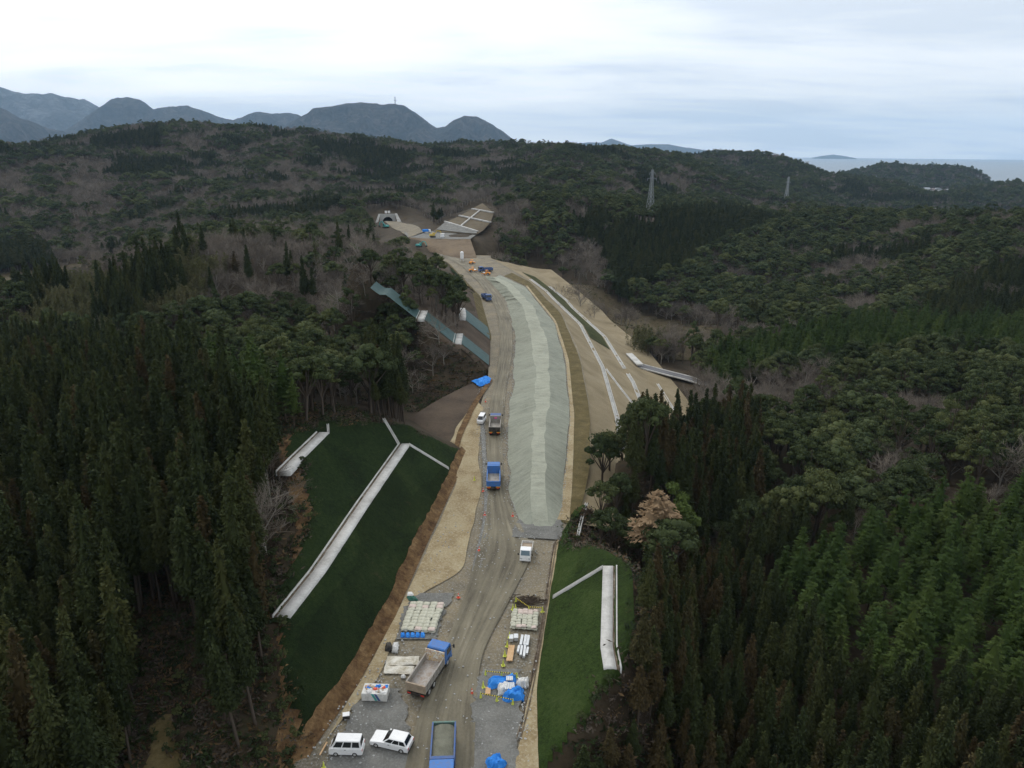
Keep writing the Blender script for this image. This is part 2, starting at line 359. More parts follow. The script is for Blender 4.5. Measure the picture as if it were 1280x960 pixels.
for u, v, y in [(700, 352, 400), (730, 390, 350), (770, 410, 320), (870, 430, 300), (900, 440, 290)]: cp(u, v, y, 0)
for a in [(640, 188, 1250), (690, 179, 1250), (760, 192, 1200), (850, 199, 1300), (700, 222, 850), (850, 240, 850), (900, 245, 950)]: cp(*a, 10)
for a in [(920, 193, 1750), (945, 190, 1750), (1000, 206, 1700), (1080, 222, 1700), (1000, 254, 1150)]: cp(*a, 10)
for a in [(1000, 266, 780), (1100, 268, 640), (1180, 266, 570), (1280, 260, 530), (1400, 264, 480), (1200, 330, 400), (1280, 345, 360), (900, 330, 480), (1000, 305, 540), (1100, 320, 440), (850, 395, 340), (950, 385, 350), (1230, 400, 285), (1400, 380, 300)]: cp(*a, 12)
for a in [(1100, 412, 255), (1280, 432, 215), (1000, 430, 235), (930, 452, 215), (860, 480, 195), (1400, 470, 190)]: cp(*a, 12)
for a in [(1000, 505, 165), (1280, 505, 150), (900, 528, 150, 15), (830, 528, 150, 15), (760, 530, 145), (800, 610, 115), (880, 605, 120, 16), (1000, 605, 112), (1140, 600, 110), (1280, 600, 105), (1400, 600, 100), (1280, 750, 76), (1130, 750, 77), (1000, 755, 79, 13), (880, 765, 80, 13), (900, 860, 66, 13), (1000, 950, 56, 13), (1280, 950, 53, 13), (830, 945, 58, 13)]: cp(*(a if len(a) == 4 else (*a, 13)))
for x, y, z in [(1500, 2300, -75), (1800, 2600, -90), (700, 2600, -40), (1100, 2500, -52), (0, 2600, -20), (-900, 2600, 0), (2500, 2000, -90), (2000, 1200, -60), (1200, 1500, -62), (900, 1150, -52), (760, 950, -48), (1000, 1900, -56), (1300, 1900, -75), (620, 1350, -40), (1000, 800, -45), (-2000, 1500, 0), (-1500, 600, -5), (1200, 600, -10), (600, 3600, -80), (2000, 3600, -110), (-800, 3800, -20), (-2500, 3500, 0), (0, 3800, -60), (-600, 300, -8), (-600, -100, -5), (400, 50, -20), (300, -300, -10), (-300, -600, -5), (1500, -500, -20), (-1500, -1000, 0), (0, -1500, 0)]: C.append((x, y, z))
C = np.array([c for c in C if c is not None], float)
# thin out controls that sit on each other
keep = []
for i in range(len(C)):
    if all(np.hypot(*(C[i, :2]-C[j, :2])) > 3.0 for j in keep): keep.append(i)
C = C[keep]
_c2 = (2.0+0.02*np.hypot(C[:, 0], C[:, 1]))**2
def _phi(x, y): return np.sqrt((x[:, None]-C[None, :, 0])**2+(y[:, None]-C[None, :, 1])**2+_c2[None, :])
A = np.zeros((len(C)+1, len(C)+1)); A[:-1, :-1] = _phi(C[:, 0], C[:, 1]); A[:-1, -1] = 1; A[-1, :-1] = 1
wgt = np.linalg.solve(A, np.append(C[:, 2], 0))
def N(x, y):
    x = np.asarray(x, float); y = np.asarray(y, float); sh = x.shape; x = x.ravel(); y = y.ravel(); out = np.empty(len(x))
    for i in range(0, len(x), 20000): out[i:i+20000] = _phi(x[i:i+20000], y[i:i+20000]) @ wgt[:-1]+wgt[-1]
    r = np.hypot(x, y); dc = np.minimum(np.abs(x-lx(y)), np.abs(x-rx(y))); inside = (x > lx(y)) & (x < rx(y))
    amp = np.clip((np.where(inside, 0, dc)-12)/60, 0, 1)
    amp = np.where(y > 470, np.clip((r-470)/200, 0, 1), amp)
    k = np.clip(r/700, 0, 1.6)
    out = out+amp*(3.0*(fbm(x/38, y/38)-0.5)+k*20*(0.24-np.abs(fbm(x/230+5, y/230, 4)-0.5)*2.2)+k*12*(fbm(x/95, y/95+3)-0.5))
    return out.reshape(sh)
def T(x, y):
    n = N(x, y); x = np.asarray(x, float); y = np.asarray(y, float)
    return np.minimum(n, cap(x, y)-0.45)

# terrain: one polar sheet round the camera, fine where the camera looks
th = np.concatenate([np.linspace(-180, -46, 40)[:-1], np.linspace(-46, 46, 440), np.linspace(46, 180, 40)[1:]])
rr = np.concatenate([np.linspace(18, 130, 170)[:-1], np.geomspace(130, 480, 130)[:-1], np.geomspace(480, 4600, 120)])
TH, RR = np.meshgrid(np.radians(th), rr, indexing='ij')
X = np.sin(TH)*RR; Y = np.cos(TH)*RR; Z = T(X, Y); Z = np.where(RR > 4400, -130, Z)
V = np.stack([X, Y, Z], -1).reshape(-1, 3); nt, nr = TH.shape
ii = np.arange(nt*nr).reshape(nt, nr)
FQ = np.stack([ii[:-1, :-1], ii[:-1, 1:], ii[1:, 1:], ii[1:, :-1]], -1).reshape(-1, 4)
o = obj('terrain', meshdata('terrain', V, FQ, M['floor'], smooth=True)); tag(o, 'brown leaf-littered hill ground under the forest', kind='structure')
o = obj('terrain', meshdata('terrain', np.vstack([[0, 0, -0.6], V.reshape(nt, nr, 3)[:, 0]]), [(0, i+2, i+1) for i in range(nt-1)], M['floor'])); tag(o, 'bare ground straight below the viewpoint', kind='structure')
def sheet(name, Vg, mat, label=None, keep=None, uv=None, kind='structure', smooth=True):
    a, b = Vg.shape[:2]; ii = np.arange(a*b).reshape(a, b)
    q = np.stack([ii[:-1, :-1], ii[:-1, 1:], ii[1:, 1:], ii[1:, :-1]], -1).reshape(-1, 4)
    V = Vg.reshape(-1, 3)
    q = q[:, ::-1] if np.cross(V[q[0, 1]]-V[q[0, 0]], V[q[0, 2]]-V[q[0, 0]])[2] < 0 else q
    if keep is not None: q = q[keep.reshape(-1)[q].any(1)]
    o = obj(name, meshdata(name, V, q, mat, uv=None if uv is None else uv.reshape(-1, 2), smooth=smooth))
    return tag(o, label, kind=kind)
def resample(pl, n):
    pl = np.asarray(pl, float); d = np.concatenate([[0], np.cumsum(np.linalg.norm(np.diff(pl, axis=0), axis=1))]); s = np.linspace(0, d[-1], n)
    return np.stack([np.interp(s, d, pl[:, k]) for k in range(pl.shape[1])], -1)
def smoothpl(pl, n, it=2):
    p = resample(pl, n)
    for _ in range(it): p[1:-1] = (p[:-2]+2*p[1:-1]+p[2:])/4
    return p
def loft(lines, n, sub, zfun=None):
    """surface through polylines (each x,y,z), subdivided"""
    Ls = [smoothpl(l, n) for l in lines]; cols = []
    for a, b in zip(Ls[:-1], Ls[1:]):
        for k in range(sub): cols.append(a+(b-a)*k/sub)
    cols.append(Ls[-1]); G = np.stack(cols, 1)
    if zfun is not None: G[..., 2] += zfun(G[..., 0], G[..., 1])
    d = np.concatenate([[0], np.cumsum(np.linalg.norm(np.diff(G[:, G.shape[1]//2], axis=0), axis=1))])
    w = np.concatenate([np.zeros((n, 1)), np.cumsum(np.linalg.norm(np.diff(G, axis=1), axis=2), 1)], 1)
    UVn = np.stack([w/np.maximum(w[:, -1:], 1e-6), np.repeat(d[:, None], G.shape[1], 1)], -1)
    UVm = np.stack([w, UVn[..., 1]], -1)
    return G, UVn, UVm
def L3(pts, z=0.0): return np.array([P(*p[:2], p[2] if len(p) > 2 else z)+np.array([0, 0, 0]) for p in pts])

# ------------------------------------------------------------------ the corridor: working platform, road, mound, slopes
ys = np.concatenate([np.arange(20, 130, 2.0), np.arange(130, 436, 5.0)])
def across(fl, fr, ys, n, z):
    xs = fl(ys)[:, None]+(fr(ys)-fl(ys))[:, None]*np.linspace(0, 1, n)[None]
    yy = np.repeat(ys[:, None], n, 1); return np.stack([xs, yy, z(xs, yy)], -1)
bumpz = lambda a, s: (lambda x, y: a*(fbm(x/s, y/s, 3)-0.5))
G = across(lambda y: lx(y)-0.6, lambda y: rx(y)+0.6, ys, 14, lambda x, y: 0.12*(fbm(x/3, y/3)-0.5)-0.06)
sheet('work_ground', G, M['work'], 'brown stony working platform the site road runs along')
# left raw bank at the foot of the grass slope: from road level to about 1.3 m up
def cutsheet(name, side, d0, d1, y0, y1, mat, label, nd, ny, lift=0.0, margin=0.35, wob=0.0, rill=0.0):
    y = np.linspace(y0, y1, ny); dd = np.linspace(d0, d1, nd)
    Yg = np.repeat(y[:, None], nd, 1); Dg = np.repeat(dd[None], ny, 0)
    if wob:
        e = (fbm(Yg*0.35, Yg*0.0+3, 4)-0.5)*wob
        Dg = Dg+e*(Dg-d0)/(d1-d0) if wob > 0 else Dg+e*(d1-Dg)/(d1-d0)
    Xg = lx(Yg)-Dg if side < 0 else rx(Yg)+Dg
    E_ = Ecut(Dg) if side < 0 else Ecut(Dg, 6.0, 1.25, 1.6)
    n_ = N(Xg, Yg)
    Zg = np.minimum(E_, n_+0.25)+lift
    Zg = Zg+0.14*(fbm(Xg/0.9, Yg/0.9, 3)-0.5)*(Dg > 1.5)
    if rill: Zg = Zg+rill*np.clip((Dg-d0)/(d1-d0), 0, 1)*(fbm(Yg*1.6, Dg*0.35, 4, 0.65)-0.42)
    return sheet(name, np.stack([Xg, Yg, Zg], -1), mat, label, keep=(E_ < n_+margin))
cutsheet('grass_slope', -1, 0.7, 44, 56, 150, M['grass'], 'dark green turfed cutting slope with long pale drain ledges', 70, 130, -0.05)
cutsheet('raw_bank', -1, -0.5, 1.35, 46, 142, M['bank'], 'raw brown soil band at the foot of the dark turf slope', 12, 420, 0.05, 2.0, 0.7, rill=0.26)
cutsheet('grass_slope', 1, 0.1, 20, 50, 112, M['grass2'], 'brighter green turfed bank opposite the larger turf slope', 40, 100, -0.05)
# second cutting further on
cutsheet('soil_slope', -1, 0.2, 40, 192, 300, M['mud'], 'dark soil cutting with teal sheets above the road', 50, 70, -0.05)
cutsheet('grass_slope', -1, 3.0, 26, 296, 400, M['grass'], 'small far turf slope left of the road by the spur', 24, 40, 0.0)
cutsheet('tan_bank', -1, 0.0, 3.6, 230, 410, M['drybank'], 'tan verge between the road and the far turf slope', 5, 60, 0.12)
def strip(name, lp, rp, mat, n, sub, z, label=None, zf=None, uvn=True):
    l = smoothpl(L3(lp), n); r = smoothpl(L3(rp), n); l[:, 2] += z; r[:, 2] += z
    if name not in ('haul_road', 'bare_soil'):
        k_ = np.arange(n)*(120.0/n); am = 1.6 if name == 'gravel_yard' else 0.9
        if np.linalg.norm(l-r, axis=1).min() < 2.5: am *= 0.4
        l[:, 0] += am*(fbm(k_*0.35+z*91, k_*0+1, 5, 0.65)-0.5); r[:, 0] += am*(fbm(k_*0.35+z*57, k_*0+7, 5, 0.65)-0.5)
    G, UVn, UVm = loft([l, r], n, sub, zf); return sheet(name, G, mat, label, uv=UVn if uvn else UVm), G
# tan shoulder on the left, grey patches of the yard
strip('sand_shoulder', [(395, 945), (446, 862), (492, 776), (533, 690), (573, 600), (560, 560), (570, 535), (596, 500)], [(424, 900), (470, 855), (516, 748), (578, 715), (602, 610), (598, 570), (600, 545), (605, 510)], M['sand'], 90, 8, 0.09, 'pale tan soil shoulder along the foot of the turf slope', bumpz(0.14, 2.5))
strip('sand_shoulder', [(630, 985), (650, 930), (658, 880), (672, 830), (680, 780), (692, 690), (699, 668)], [(674, 985), (673, 955), (671, 860), (685, 760), (697, 690), (710, 676), (712, 670)], M['sand'], 80, 6, 0.10, 'narrow tan soil shoulder under the brighter turf bank', bumpz(0.14, 2.0))
strip('gravel_yard', [(385, 990), (425, 930), (440, 885), (470, 860)], [(520, 990), (512, 930), (508, 885), (500, 862)], M['gravel'], 120, 12, 0.13, 'grey gravel under the parked white cars', bumpz(0.10, 1.5))
strip('gravel_yard', [(585, 990), (588, 930), (590, 880), (603, 838)], [(640, 990), (650, 925), (652, 880), (652, 838)], M['gravel'], 120, 12, 0.13, 'grey gravel pile spread below the blue tarpaulins', lambda x, y: 0.5*np.maximum(fbm(x/2.2, y/2.2, 3)-0.45, 0))
strip('gravel_yard', [(496, 800), (505, 760), (524, 742)], [(545, 800), (557, 762), (570, 742)], M['gravel'], 90, 8, 0.13, 'grey gravel round the larger sandbag stack')
strip('gravel_yard', [(590, 715), (606, 640), (603, 580), (601, 540), (600, 515)], [(600, 715), (613, 640), (609, 580), (606, 540), (604, 515)], M['gravel'], 50, 3, 0.14, 'thin grey gravel margin along the haul road')
# haul road, ruts pressed into it
hl = [(500, 990), (520, 900), (556, 810), (585, 735), (606, 660), (610, 620), (609, 570), (610, 520), (622, 460), (626, 420), (620, 385), (600, 355), (578, 333), (556, 321), (535, 313)]
hr = [(592, 990), (594, 900), (600, 820), (640, 745), (668, 690), (650, 655), (630, 610), (628, 550), (632, 490), (641, 440), (640, 400), (628, 370), (606, 345), (586, 331), (566, 320), (547, 312)]
o, G = strip('haul_road', hl, hr, M['road'], 260, 22, 0.16, 'muddy brown haul road with wheel ruts winding to the tunnel')
me = o.data; a = np.empty(len(me.vertices)*3, np.float32); me.vertices.foreach_get('co', a); a = a.reshape(260, 23, 3)
cu = np.linspace(0, 1, 23)[None]; vv = np.arange(260)[:, None]
rut = np.zeros((260, 23))
for c0, w0, dp in ((0.2, 0.05, 0.10), (0.36, 0.05, 0.10), (0.6, 0.05, 0.12), (0.77, 0.05, 0.12), (0.48, 0.04, 0.06)):
    c = c0+0.05*(fbm(vv/14.0+c0*50, vv*0.0, 3)-0.5); rut -= dp*np.exp(-((cu-c)/w0)**2)
a[..., 2] += rut*(0.5+fbm(vv/9.0, cu*4, 3))+0.10*(fbm(a[..., 0]/2, a[..., 1]/2, 3)-0.5); me.vertices.foreach_set('co', a.ravel()); me.update()
# the lighter far strip beside the mound
strip('haul_road', [(640, 405), (631, 378), (610, 352), (590, 336), (575, 326)], [(650, 420), (640, 385), (618, 352), (612, 336), (600, 322)], M['work'], 40, 4, 0.13, 'pale widened track beside the far end of the mound')
# mound
mz = 3.2
bl = [(660, 660), (646, 645), (638, 615), (634, 545), (641, 480), (645, 420), (631, 372), (606, 345)]
cl = [(666, 652, 0.3), (665, 632, mz*0.5), (664, 605, mz*0.85), (665, 560, mz), (669, 490, mz), (667, 430, mz), (654, 385, mz), (632, 358, mz), (616, 346, 2.5)]
cr_ = [(685, 652, 0.3), (684, 632, mz*0.5), (682, 605, mz*0.85), (681, 560, mz), (687, 490, mz), (685, 430, mz), (668, 385, mz), (640, 355, mz), (620, 346, 2.5)]
br = [(690, 660), (701, 640), (706, 600), (712, 520), (706, 450), (692, 402), (656, 358), (624, 344)]
b_, c_, d_, e_ = [smoothpl(q, 150) for q in (L3(bl, 0.1), L3(cl), L3(cr_), L3(br, 0.1))]
for q_, sd, am in ((b_, 1, 1.1), (c_, 2, 1.3), (d_, 3, 1.0), (e_, 4, 0.8)):
    s_ = np.arange(150); q_[:, 0] += am*1.6*(fbm(s_*0.22+sd*31, s_*0.0+sd, 5, 0.7)-0.5); q_[:, 2] += (0.5 if sd in (2, 3) else 0)*(fbm(s_*0.3+sd*13, s_*0.0, 3)-0.5)
mroot = empty('embankment_mound', tuple(P(670, 500))); mroot.location.z = 0
tag(mroot, 'long pale green sprayed earth mound beside the haul road', 'earth mound')
def mpart(name, l1, l2, mat, sub, amp):
    G, UVn, UVm = loft([l1, l2], 420, sub, lambda x, y: 0); w = np.linspace(0, 1, sub+1); env = np.minimum(w, 1-w)*4; env = np.clip(env, 0, 1)[None]
    G[..., 2] += env*amp*(fbm(G[..., 0]/1.3, G[..., 1]/1.3, 5, 0.6)-0.5)*2
    o = sheet(name, G, mat, None, uv=UVm, kind=None); o.parent = mroot; o.matrix_parent_inverse = mroot.matrix_world.inverted() if False else Matrix.Translation(-mroot.location)
mpart('side_slope', b_, c_, M['mound'], 20, 0.10); mpart('crest', c_, d_, M['crest'], 14, 0.32); mpart('side_slope', d_, e_, M['mound'], 16, 0.10)
mpart('end_slope', resample(np.array([b_[0], e_[0]]), 4), resample(np.array([c_[0], d_[0]]), 4), M['mound'], 6, 0.1)
strip('gravel_yard', [(640, 672), (644, 655), (652, 648)], [(704, 676), (703, 656), (698, 646)], M['gravel'], 60, 8, 0.17, 'dark trampled gravel at the near end of the mound', bumpz(0.2, 1.2))
# right shoulder of the fill and the fill slope with berms
strip('dry_shoulder', [(700, 652), (710, 600), (714, 520), (708, 450), (693, 402), (658, 358), (630, 345)], [(722, 660), (738, 575), (737, 510), (724, 445), (701, 392), (663, 353), (640, 341)], M['drybank'], 90, 6, 0.06, 'brown dry grass shoulder between the mound and the fill slope', bumpz(0.2, 2))
strip('sand_shoulder', [(694, 650), (706, 595), (713, 520), (707, 450), (692.5, 402), (657, 358)], [(712, 652), (716, 595), (718, 520), (711, 450), (695.5, 402), (659, 357)], M['sand'], 90, 3, 0.16, 'pale stony lip along the foot of the mound', bumpz(0.2, 1))
y = np.arange(108, 425, 2.5); dd = np.array([0, 1.5, 3, 4.5, 6, 7.4, 8.2, 8.9, 10.5, 12, 13.5, 15, 17.4, 18.2, 18.9, 20.5, 22.5, 24.5, 27, 30, 33, 36])
Yg = np.repeat(y[:, None], len(dd), 1); Dg = np.repeat(dd[None], len(y), 0); Xg = rx(Yg)+Dg
sc_ = np.interp(Yg, [108, 140, 330, 425], [0.25, 1, 1, 0.4])
Zg = Efill(Dg)*sc_+0.12*(fbm(Xg/2, Yg/2, 3)-0.5)
G = np.stack([Xg, Yg, Zg], -1)
sheet('fill_slope', G, M['fill'], 'straw-brown embankment slope crossed by white drains', keep=Dg < dmax(Yg)+1.5)
def fz(d, y): return float(Efill(np.array(d))*np.interp(y, [108, 140, 330, 425], [0.25, 1, 1, 0.4]))
# a green turf band on the far part of the fill
y2 = np.arange(255, 395, 3.0); d2 = np.linspace(9.4, 17.0, 6)
Yg = np.repeat(y2[:, None], 6, 1); Dg = np.repeat(d2[None], len(y2), 0)
G = np.stack([rx(Yg)+Dg, Yg, Efill(Dg)*np.interp(Yg, [108, 140, 330, 425], [0.25, 1, 1, 0.4])+0.14], -1)
M['olive'] = grass_mat('olive_turf', [(0.040, 0.045, 0.018), (0.055, 0.064, 0.025), (0.075, 0.08, 0.035), (0.10, 0.095, 0.048)]); sheet('grass_slope', G, M['olive'], 'green turf band between two white drains on the fill')
def channel(name, pts, w, label, wall=0.18, mat=None, group=None, n=None, kerb=None):
    """a concrete strip with two raised edges and a sunk gutter that follows pts (x,y,z)"""
    p = np.asarray(pts, float)
    if n: p = smoothpl(p, n)
    t = np.gradient(p[:, :2], axis=0); t /= np.linalg.norm(t, axis=1)[:, None]; nn = np.stack([-t[:, 1], t[:, 0], 0*t[:, 0]], -1)
    r = empty(name, tuple(p[len(p)//2])); tag(r, label, 'drain', group)
    inv = Matrix.Translation(-r.location)
    def band(nm, o0, o1, z0, z1, mt):
        a = p+nn*o0; b = p+nn*o1
        G = np.stack([a+[0, 0, z0-0.4], a+[0, 0, z1], b+[0, 0, z1], b+[0, 0, z0-0.4]], 1)
        k = np.arange(len(p)*4).reshape(-1, 4); q = np.stack([k[:-1, :-1], k[:-1, 1:], k[1:, 1:], k[1:, :-1]], -1).reshape(-1, 4)
        q = np.vstack([q, [k[0, ::-1]], [k[-1]]])
        ob = obj(nm, meshdata(nm, G.reshape(-1, 3), q, mt), r); ob.matrix_parent_inverse = inv
    band('channel_floor', -w/2+0.13, w/2-0.13, 0, 0.02, mat or M['concrete_old'])
    band('edge_kerb', -w/2, -w/2+0.13, 0, 0.10+wall, kerb or M['concrete']); band('edge_kerb', w/2-0.13, w/2, 0, 0.10+wall, kerb or M['concrete'])
    return r
def along_fill(d, y0, y1, n=60):
    y = np.linspace(y0, y1, n); return np.array([[rx(a)+d, a, fz(d, a)] for a in y])
channel('berm_drain', along_fill(8.15, 150, 372), 1.15, 'upper white concrete drain running the length of the brown fill slope')
channel('berm_drain', along_fill(18.15, 232, 372), 1.15, 'lower white concrete drain beside the green turf band on the fill')
channel('berm_drain', along_fill(18.15, 165, 226), 1.15, 'short white concrete drain on the brown fill below the side road')
channel('cross_drain', np.array([[rx(215)+9.0, 215, fz(9, 215)], [rx(200)+12.7, 200, fz(12.7, 200)], [rx(184)+17.2, 184, fz(17.2, 184)]]), 0.7, 'thin white chute slanting between two drains on the fill', 0.1, n=12)
channel('toe_drain', np.array([P(822, 480, -14.5), P(836, 503, -14.5), P(848, 520, -14.5)]), 0.8, 'thin white drain at the foot of the fill beside bare trees', 0.1, n=8)
# side road at the foot of the fill
sr = smoothpl(np.array([P(752, 437, -13.6), P(775, 447, -13.8), P(800, 458, -14.2), P(830, 466, -14.6), P(862, 474, -15), P(900, 487, -15)]), 40)
sl_ = sr+[0.6, 2.4, 0.25]; sr_ = sr+[-0.6, -2.4, 0.25]
G, UVn, UVm = loft([sl_, sr_], 40, 4); G[..., 2] = np.maximum(G[..., 2], N(G[..., 0], G[..., 1])+0.15); sheet('side_road', G, M['asphalt'], 'grey asphalt side road at the foot of the fill')
for s_, lb in ((-2.5, 'white kerb on the near edge of the side road'), (2.5, 'white kerb on the far edge of the side road')):
    a_ = sr[4:34]+[0.25*s_, s_, 0.0]; a_[:, 2] = np.maximum(a_[:, 2], N(a_[:, 0], a_[:, 1]))+0.25
    m = MB()
    for i in range(len(a_)-1): m.bar(a_[i], a_[i+1], 0.45, 0.4)
    tag(m.build('road_kerb', M['concrete']), lb, 'kerb')
m = MB(); q = [P(786, 444, -13), P(800, 457, -13)]; m.bar(q[0]+[0, 0, 0.6], q[1]+[0, 0, 0.3], 2.4, 0.5)
m2 = m.build('drain_apron', M['concrete']); tag(m2, 'broad white concrete apron above the side road', 'drain')
# concrete ledges of the two near cuttings
def ledge(name, side, d0, w, y0, y1, z, label, n=40, ych=None):
    y = np.linspace(y0, y1, n)
    xc = (lambda d: lx(y)-d) if side < 0 else (lambda d: rx(y)+d)
    r = empty(name, (float(xc(d0)[n//2]), float(y[n//2]), z)); tag(r, label, 'concrete ledge'); inv = Matrix.Translation(-r.location)
    def band(nm, a, b, z0, z1, mt, rag=0):
        za = np.full(n, z1)
        A_ = np.stack([xc(a), y, za], -1); B_ = np.stack([xc(b)+(rag*(fbm(y*0.8, y*0+2, 3)-0.5) if rag else 0), y, za], -1)
        G = np.stack([A_-[0, 0, z1-z0], A_, B_, B_-[0, 0, z1-z0]], 1); k = np.arange(n*4).reshape(n, 4)
        q = np.stack([k[:-1, :-1], k[:-1, 1:], k[1:, 1:], k[1:, :-1]], -1).reshape(-1, 4); q = np.vstack([q, [k[0, ::-1]], [k[-1]]])
        ob = obj(nm, meshdata(nm, G.reshape(-1, 3), q, mt), r); ob.matrix_parent_inverse = inv
    slab = (y1-y0)/12
    band('slab', d0, d0+w, z-0.7, z+0.10, M['concrete'])
    band('gutter', d0+w, d0+w+0.38, z-0.7, z+0.02, M['gutter'])
    band('back_kerb', d0+w+0.40, d0+w+0.58, z-0.7, z+0.24, M['concrete'])
    for k in range(1, 12):                                   # joints between the poured bays
        yy = y0+slab*k; xa = float(lx(yy)-d0) if side < 0 else float(rx(yy)+d0); xb = float(lx(yy)-d0-w) if side < 0 else float(rx(yy)+d0+w)
        mm = MB(); mm.box(min(xa, xb)+0.02, max(xa, xb)-0.02, yy-0.012, yy+0.012, z+0.06, z+0.104); jo = mm.build('bay_joint', M['concrete_old'], r); jo.matrix_parent_inverse = inv
    return r
E7 = 7*1.22
def y_at(u, v, z): return float(P(u, v, z)[1])
ledge('concrete_ledge', -1, E7-0.1, 1.6, y_at(358, 771, 7), y_at(517, 555, 7), 7.0, 'long pale concrete ledge climbing across the dark turf slope')
ledge('concrete_ledge', -1, 2*E7+2-0.1, 1.6, y_at(381, 590, 14), y_at(438, 541, 14), 14.0, 'short upper concrete ledge near the wood on the dark turf slope')
ledge('concrete_ledge', 1, 7.5-0.1, 1.4, y_at(765, 836, 6), y_at(772, 708, 6), 6.0, 'wide pale concrete ledge on the brighter turf bank')
def chute(name, a, b, w, label):
    channel(name, np.array([a, a+(b-a)*0.33, a+(b-a)*0.66, b]), w, label, 0.12, n=14)
def cutpt(side, d, y):
    d_ = np.array(float(d)); x = lx(y)-d if side < 0 else rx(y)+d; z = Ecut(d_) if side < 0 else Ecut(d_, 6.0, 1.25, 1.6); return np.array([float(x), y, float(z)+0.05])
yl = y_at(517, 555, 7)
chute('slope_chute', cutpt(-1, E7, yl-0.3), cutpt(-1, 1.5, yl+1.5), 0.55, 'thin white chute dropping from the long ledge to the road')
chute('slope_chute', cutpt(-1, E7+2, yl-0.3), cutpt(-1, E7+6.0, yl+4.5), 0.5, 'thin white chute rising from the long ledge over the hilltop')
yl2 = y_at(438, 541, 14)
chute('slope_chute', cutpt(-1, 2*E7+2, yl2), cutpt(-1, 2*E7+3.4, yl2+3.5), 0.4, 'thin white drain leaving the short upper ledge')
yr = y_at(772, 708, 6)
chute('slope_chute', cutpt(1, 7.4, yr-0.2), cutpt(1, 0.6, y_at(700, 747, 0.5)), 0.5, 'thin white chute slanting down the brighter turf bank')
# second cutting: ledges and teal sheets running up the slope
ledge('concrete_ledge', -1, E7-0.1, 1.9, 199, 210.5, 7.2, 'small concrete ledge crossing the nearer teal sheet', 8)
ledge('concrete_ledge', -1, E7-0.1, 1.9, 229.5, 247.5, 7.2, 'small concrete ledge beside the farther teal sheet', 8)
ledge('concrete_ledge', -1, 2*E7+1.9, 1.9, 199, 210.5, 14.2, 'small concrete ledge high among trees on the nearer teal sheet', 8)
t = NT('teal_sheet'); M['teal'] = t.fin(t.ramp(t.noise(0.8), [(0.3, (0.028, 0.062, 0.060)), (0.7, (0.048, 0.095, 0.09))]), 0.6)
def upsheet(y0, y1, d0, d1, label):
    d = np.linspace(d0, d1, 40); y = np.linspace(y0, y1, 5); Yg = np.repeat(y[:, None], 40, 1); Dg = np.repeat(d[None], 5, 0)
    G = np.stack([lx(Yg)-Dg, Yg, Ecut(Dg)+0.16+0.05*(fbm(Dg, Yg)-0.5)], -1)
    o = sheet('slope_sheet', G, M['teal'], label, kind=None); o['category'] = 'sheet'
upsheet(199.5, 210, 0.5, 34, 'long teal sheet laid up the dark cutting above the road')
upsheet(230, 247, 0.5, 11, 'shorter wider teal sheet laid on the cutting farther up the road')
# bare ground round the cutting
strip('bare_soil', [(505, 525), (545, 500), (580, 482), (612, 470)], [(578, 560), (585, 540), (600, 505), (608, 478)], M['mud'], 30, 8, -0.25, 'dark bare soil shelf between the turf slope and the teal sheets')
strip('soil_ridge', [(566, 566), (572, 540), (590, 505), (612, 474)], [(571, 572), (578, 545), (595, 508), (616, 476)], M['bank'], 30, 4, 0.25, 'low brown soil ridge along the bare shelf')
# far working bench, its brown face, tunnel forecourt
bt = L3([(510, 297, 6), (530, 298, 6), (560, 299, 6), (588, 299, 6)]); bb = L3([(530, 313, 0.0), (550, 318, 0), (574, 323, 0), (596, 322, 0)])
G, UVn, UVm = loft([bt, bb], 40, 8, lambda x, y: 0.8*(fbm(x/4, y/4, 3)-0.5)); sheet('bench_face', G, ground_mat('bench_soil', [(0.075, 0.055, 0.036), (0.125, 0.09, 0.058), (0.17, 0.13, 0.088), (0.19, 0.13, 0.07)], 0.06, 0.5, 0.7), 'brown excavated face below the far working bench')
bk = L3([(500, 285, 4), (525, 285, 5), (560, 286, 6), (597, 292, 6)])
G, UVn, UVm = loft([bk, bt], 40, 6, lambda x, y: 0.3*(fbm(x/5, y/5, 3)-0.5)+0.1); sheet('working_bench', G, M['gravel'], 'far flat working bench of grey gravel below the tunnel')
fl = L3([(478, 279.5, 2), (486, 283, 2.5), (500, 290, 4), (512, 297, 6)]); fr = L3([(497, 279, 2), (506, 281, 3), (520, 285, 5), (530, 290, 6)])
G, UVn, UVm = loft([fl, fr], 30, 6); G[..., 2] = np.maximum(G[..., 2], N(G[..., 0], G[..., 1]))+0.25; sheet('tunnel_forecourt', G, M['work'], 'pale ground in front of the tunnel mouth')
# terraced cutting
tp = [(603, 254.6), (617.7, 267), (613, 279), (604, 289), (596, 294), (570, 292), (541, 290), (557, 278.5), (574, 271), (590, 262)]
cen = onslope(588, 277, 0.6); pts = [onslope(u, v, 0.5) for u, v in tp]; G = []
for k in range(9): G.append([cen+(np.array(q)-cen)*k/8 for q in pts+[pts[0]]])
G = np.array(G); G[1:-1, :, 2] += 0.9*(fbm(G[1:-1, :, 0]/5, G[1:-1, :, 1]/5, 3)-0.5)
tq = [onslope(u, v, 0.9) for u, v in ((556, 279.5), (570, 283.5), (584, 287.5), (596, 291.2))]; tr_ = [onslope(u, v, 0.9) for u, v in ((545, 288.5), (562, 290.5), (580, 292.5), (596, 293.6))]
G_, _, _ = loft([tq, tr_], 14, 5, lambda x, y: 0.4*(fbm(x/4, y/4, 3)-0.5)); sheet('gravel_slope', G_, M['gravel'], 'grey stony foot of the far terraced cutting')
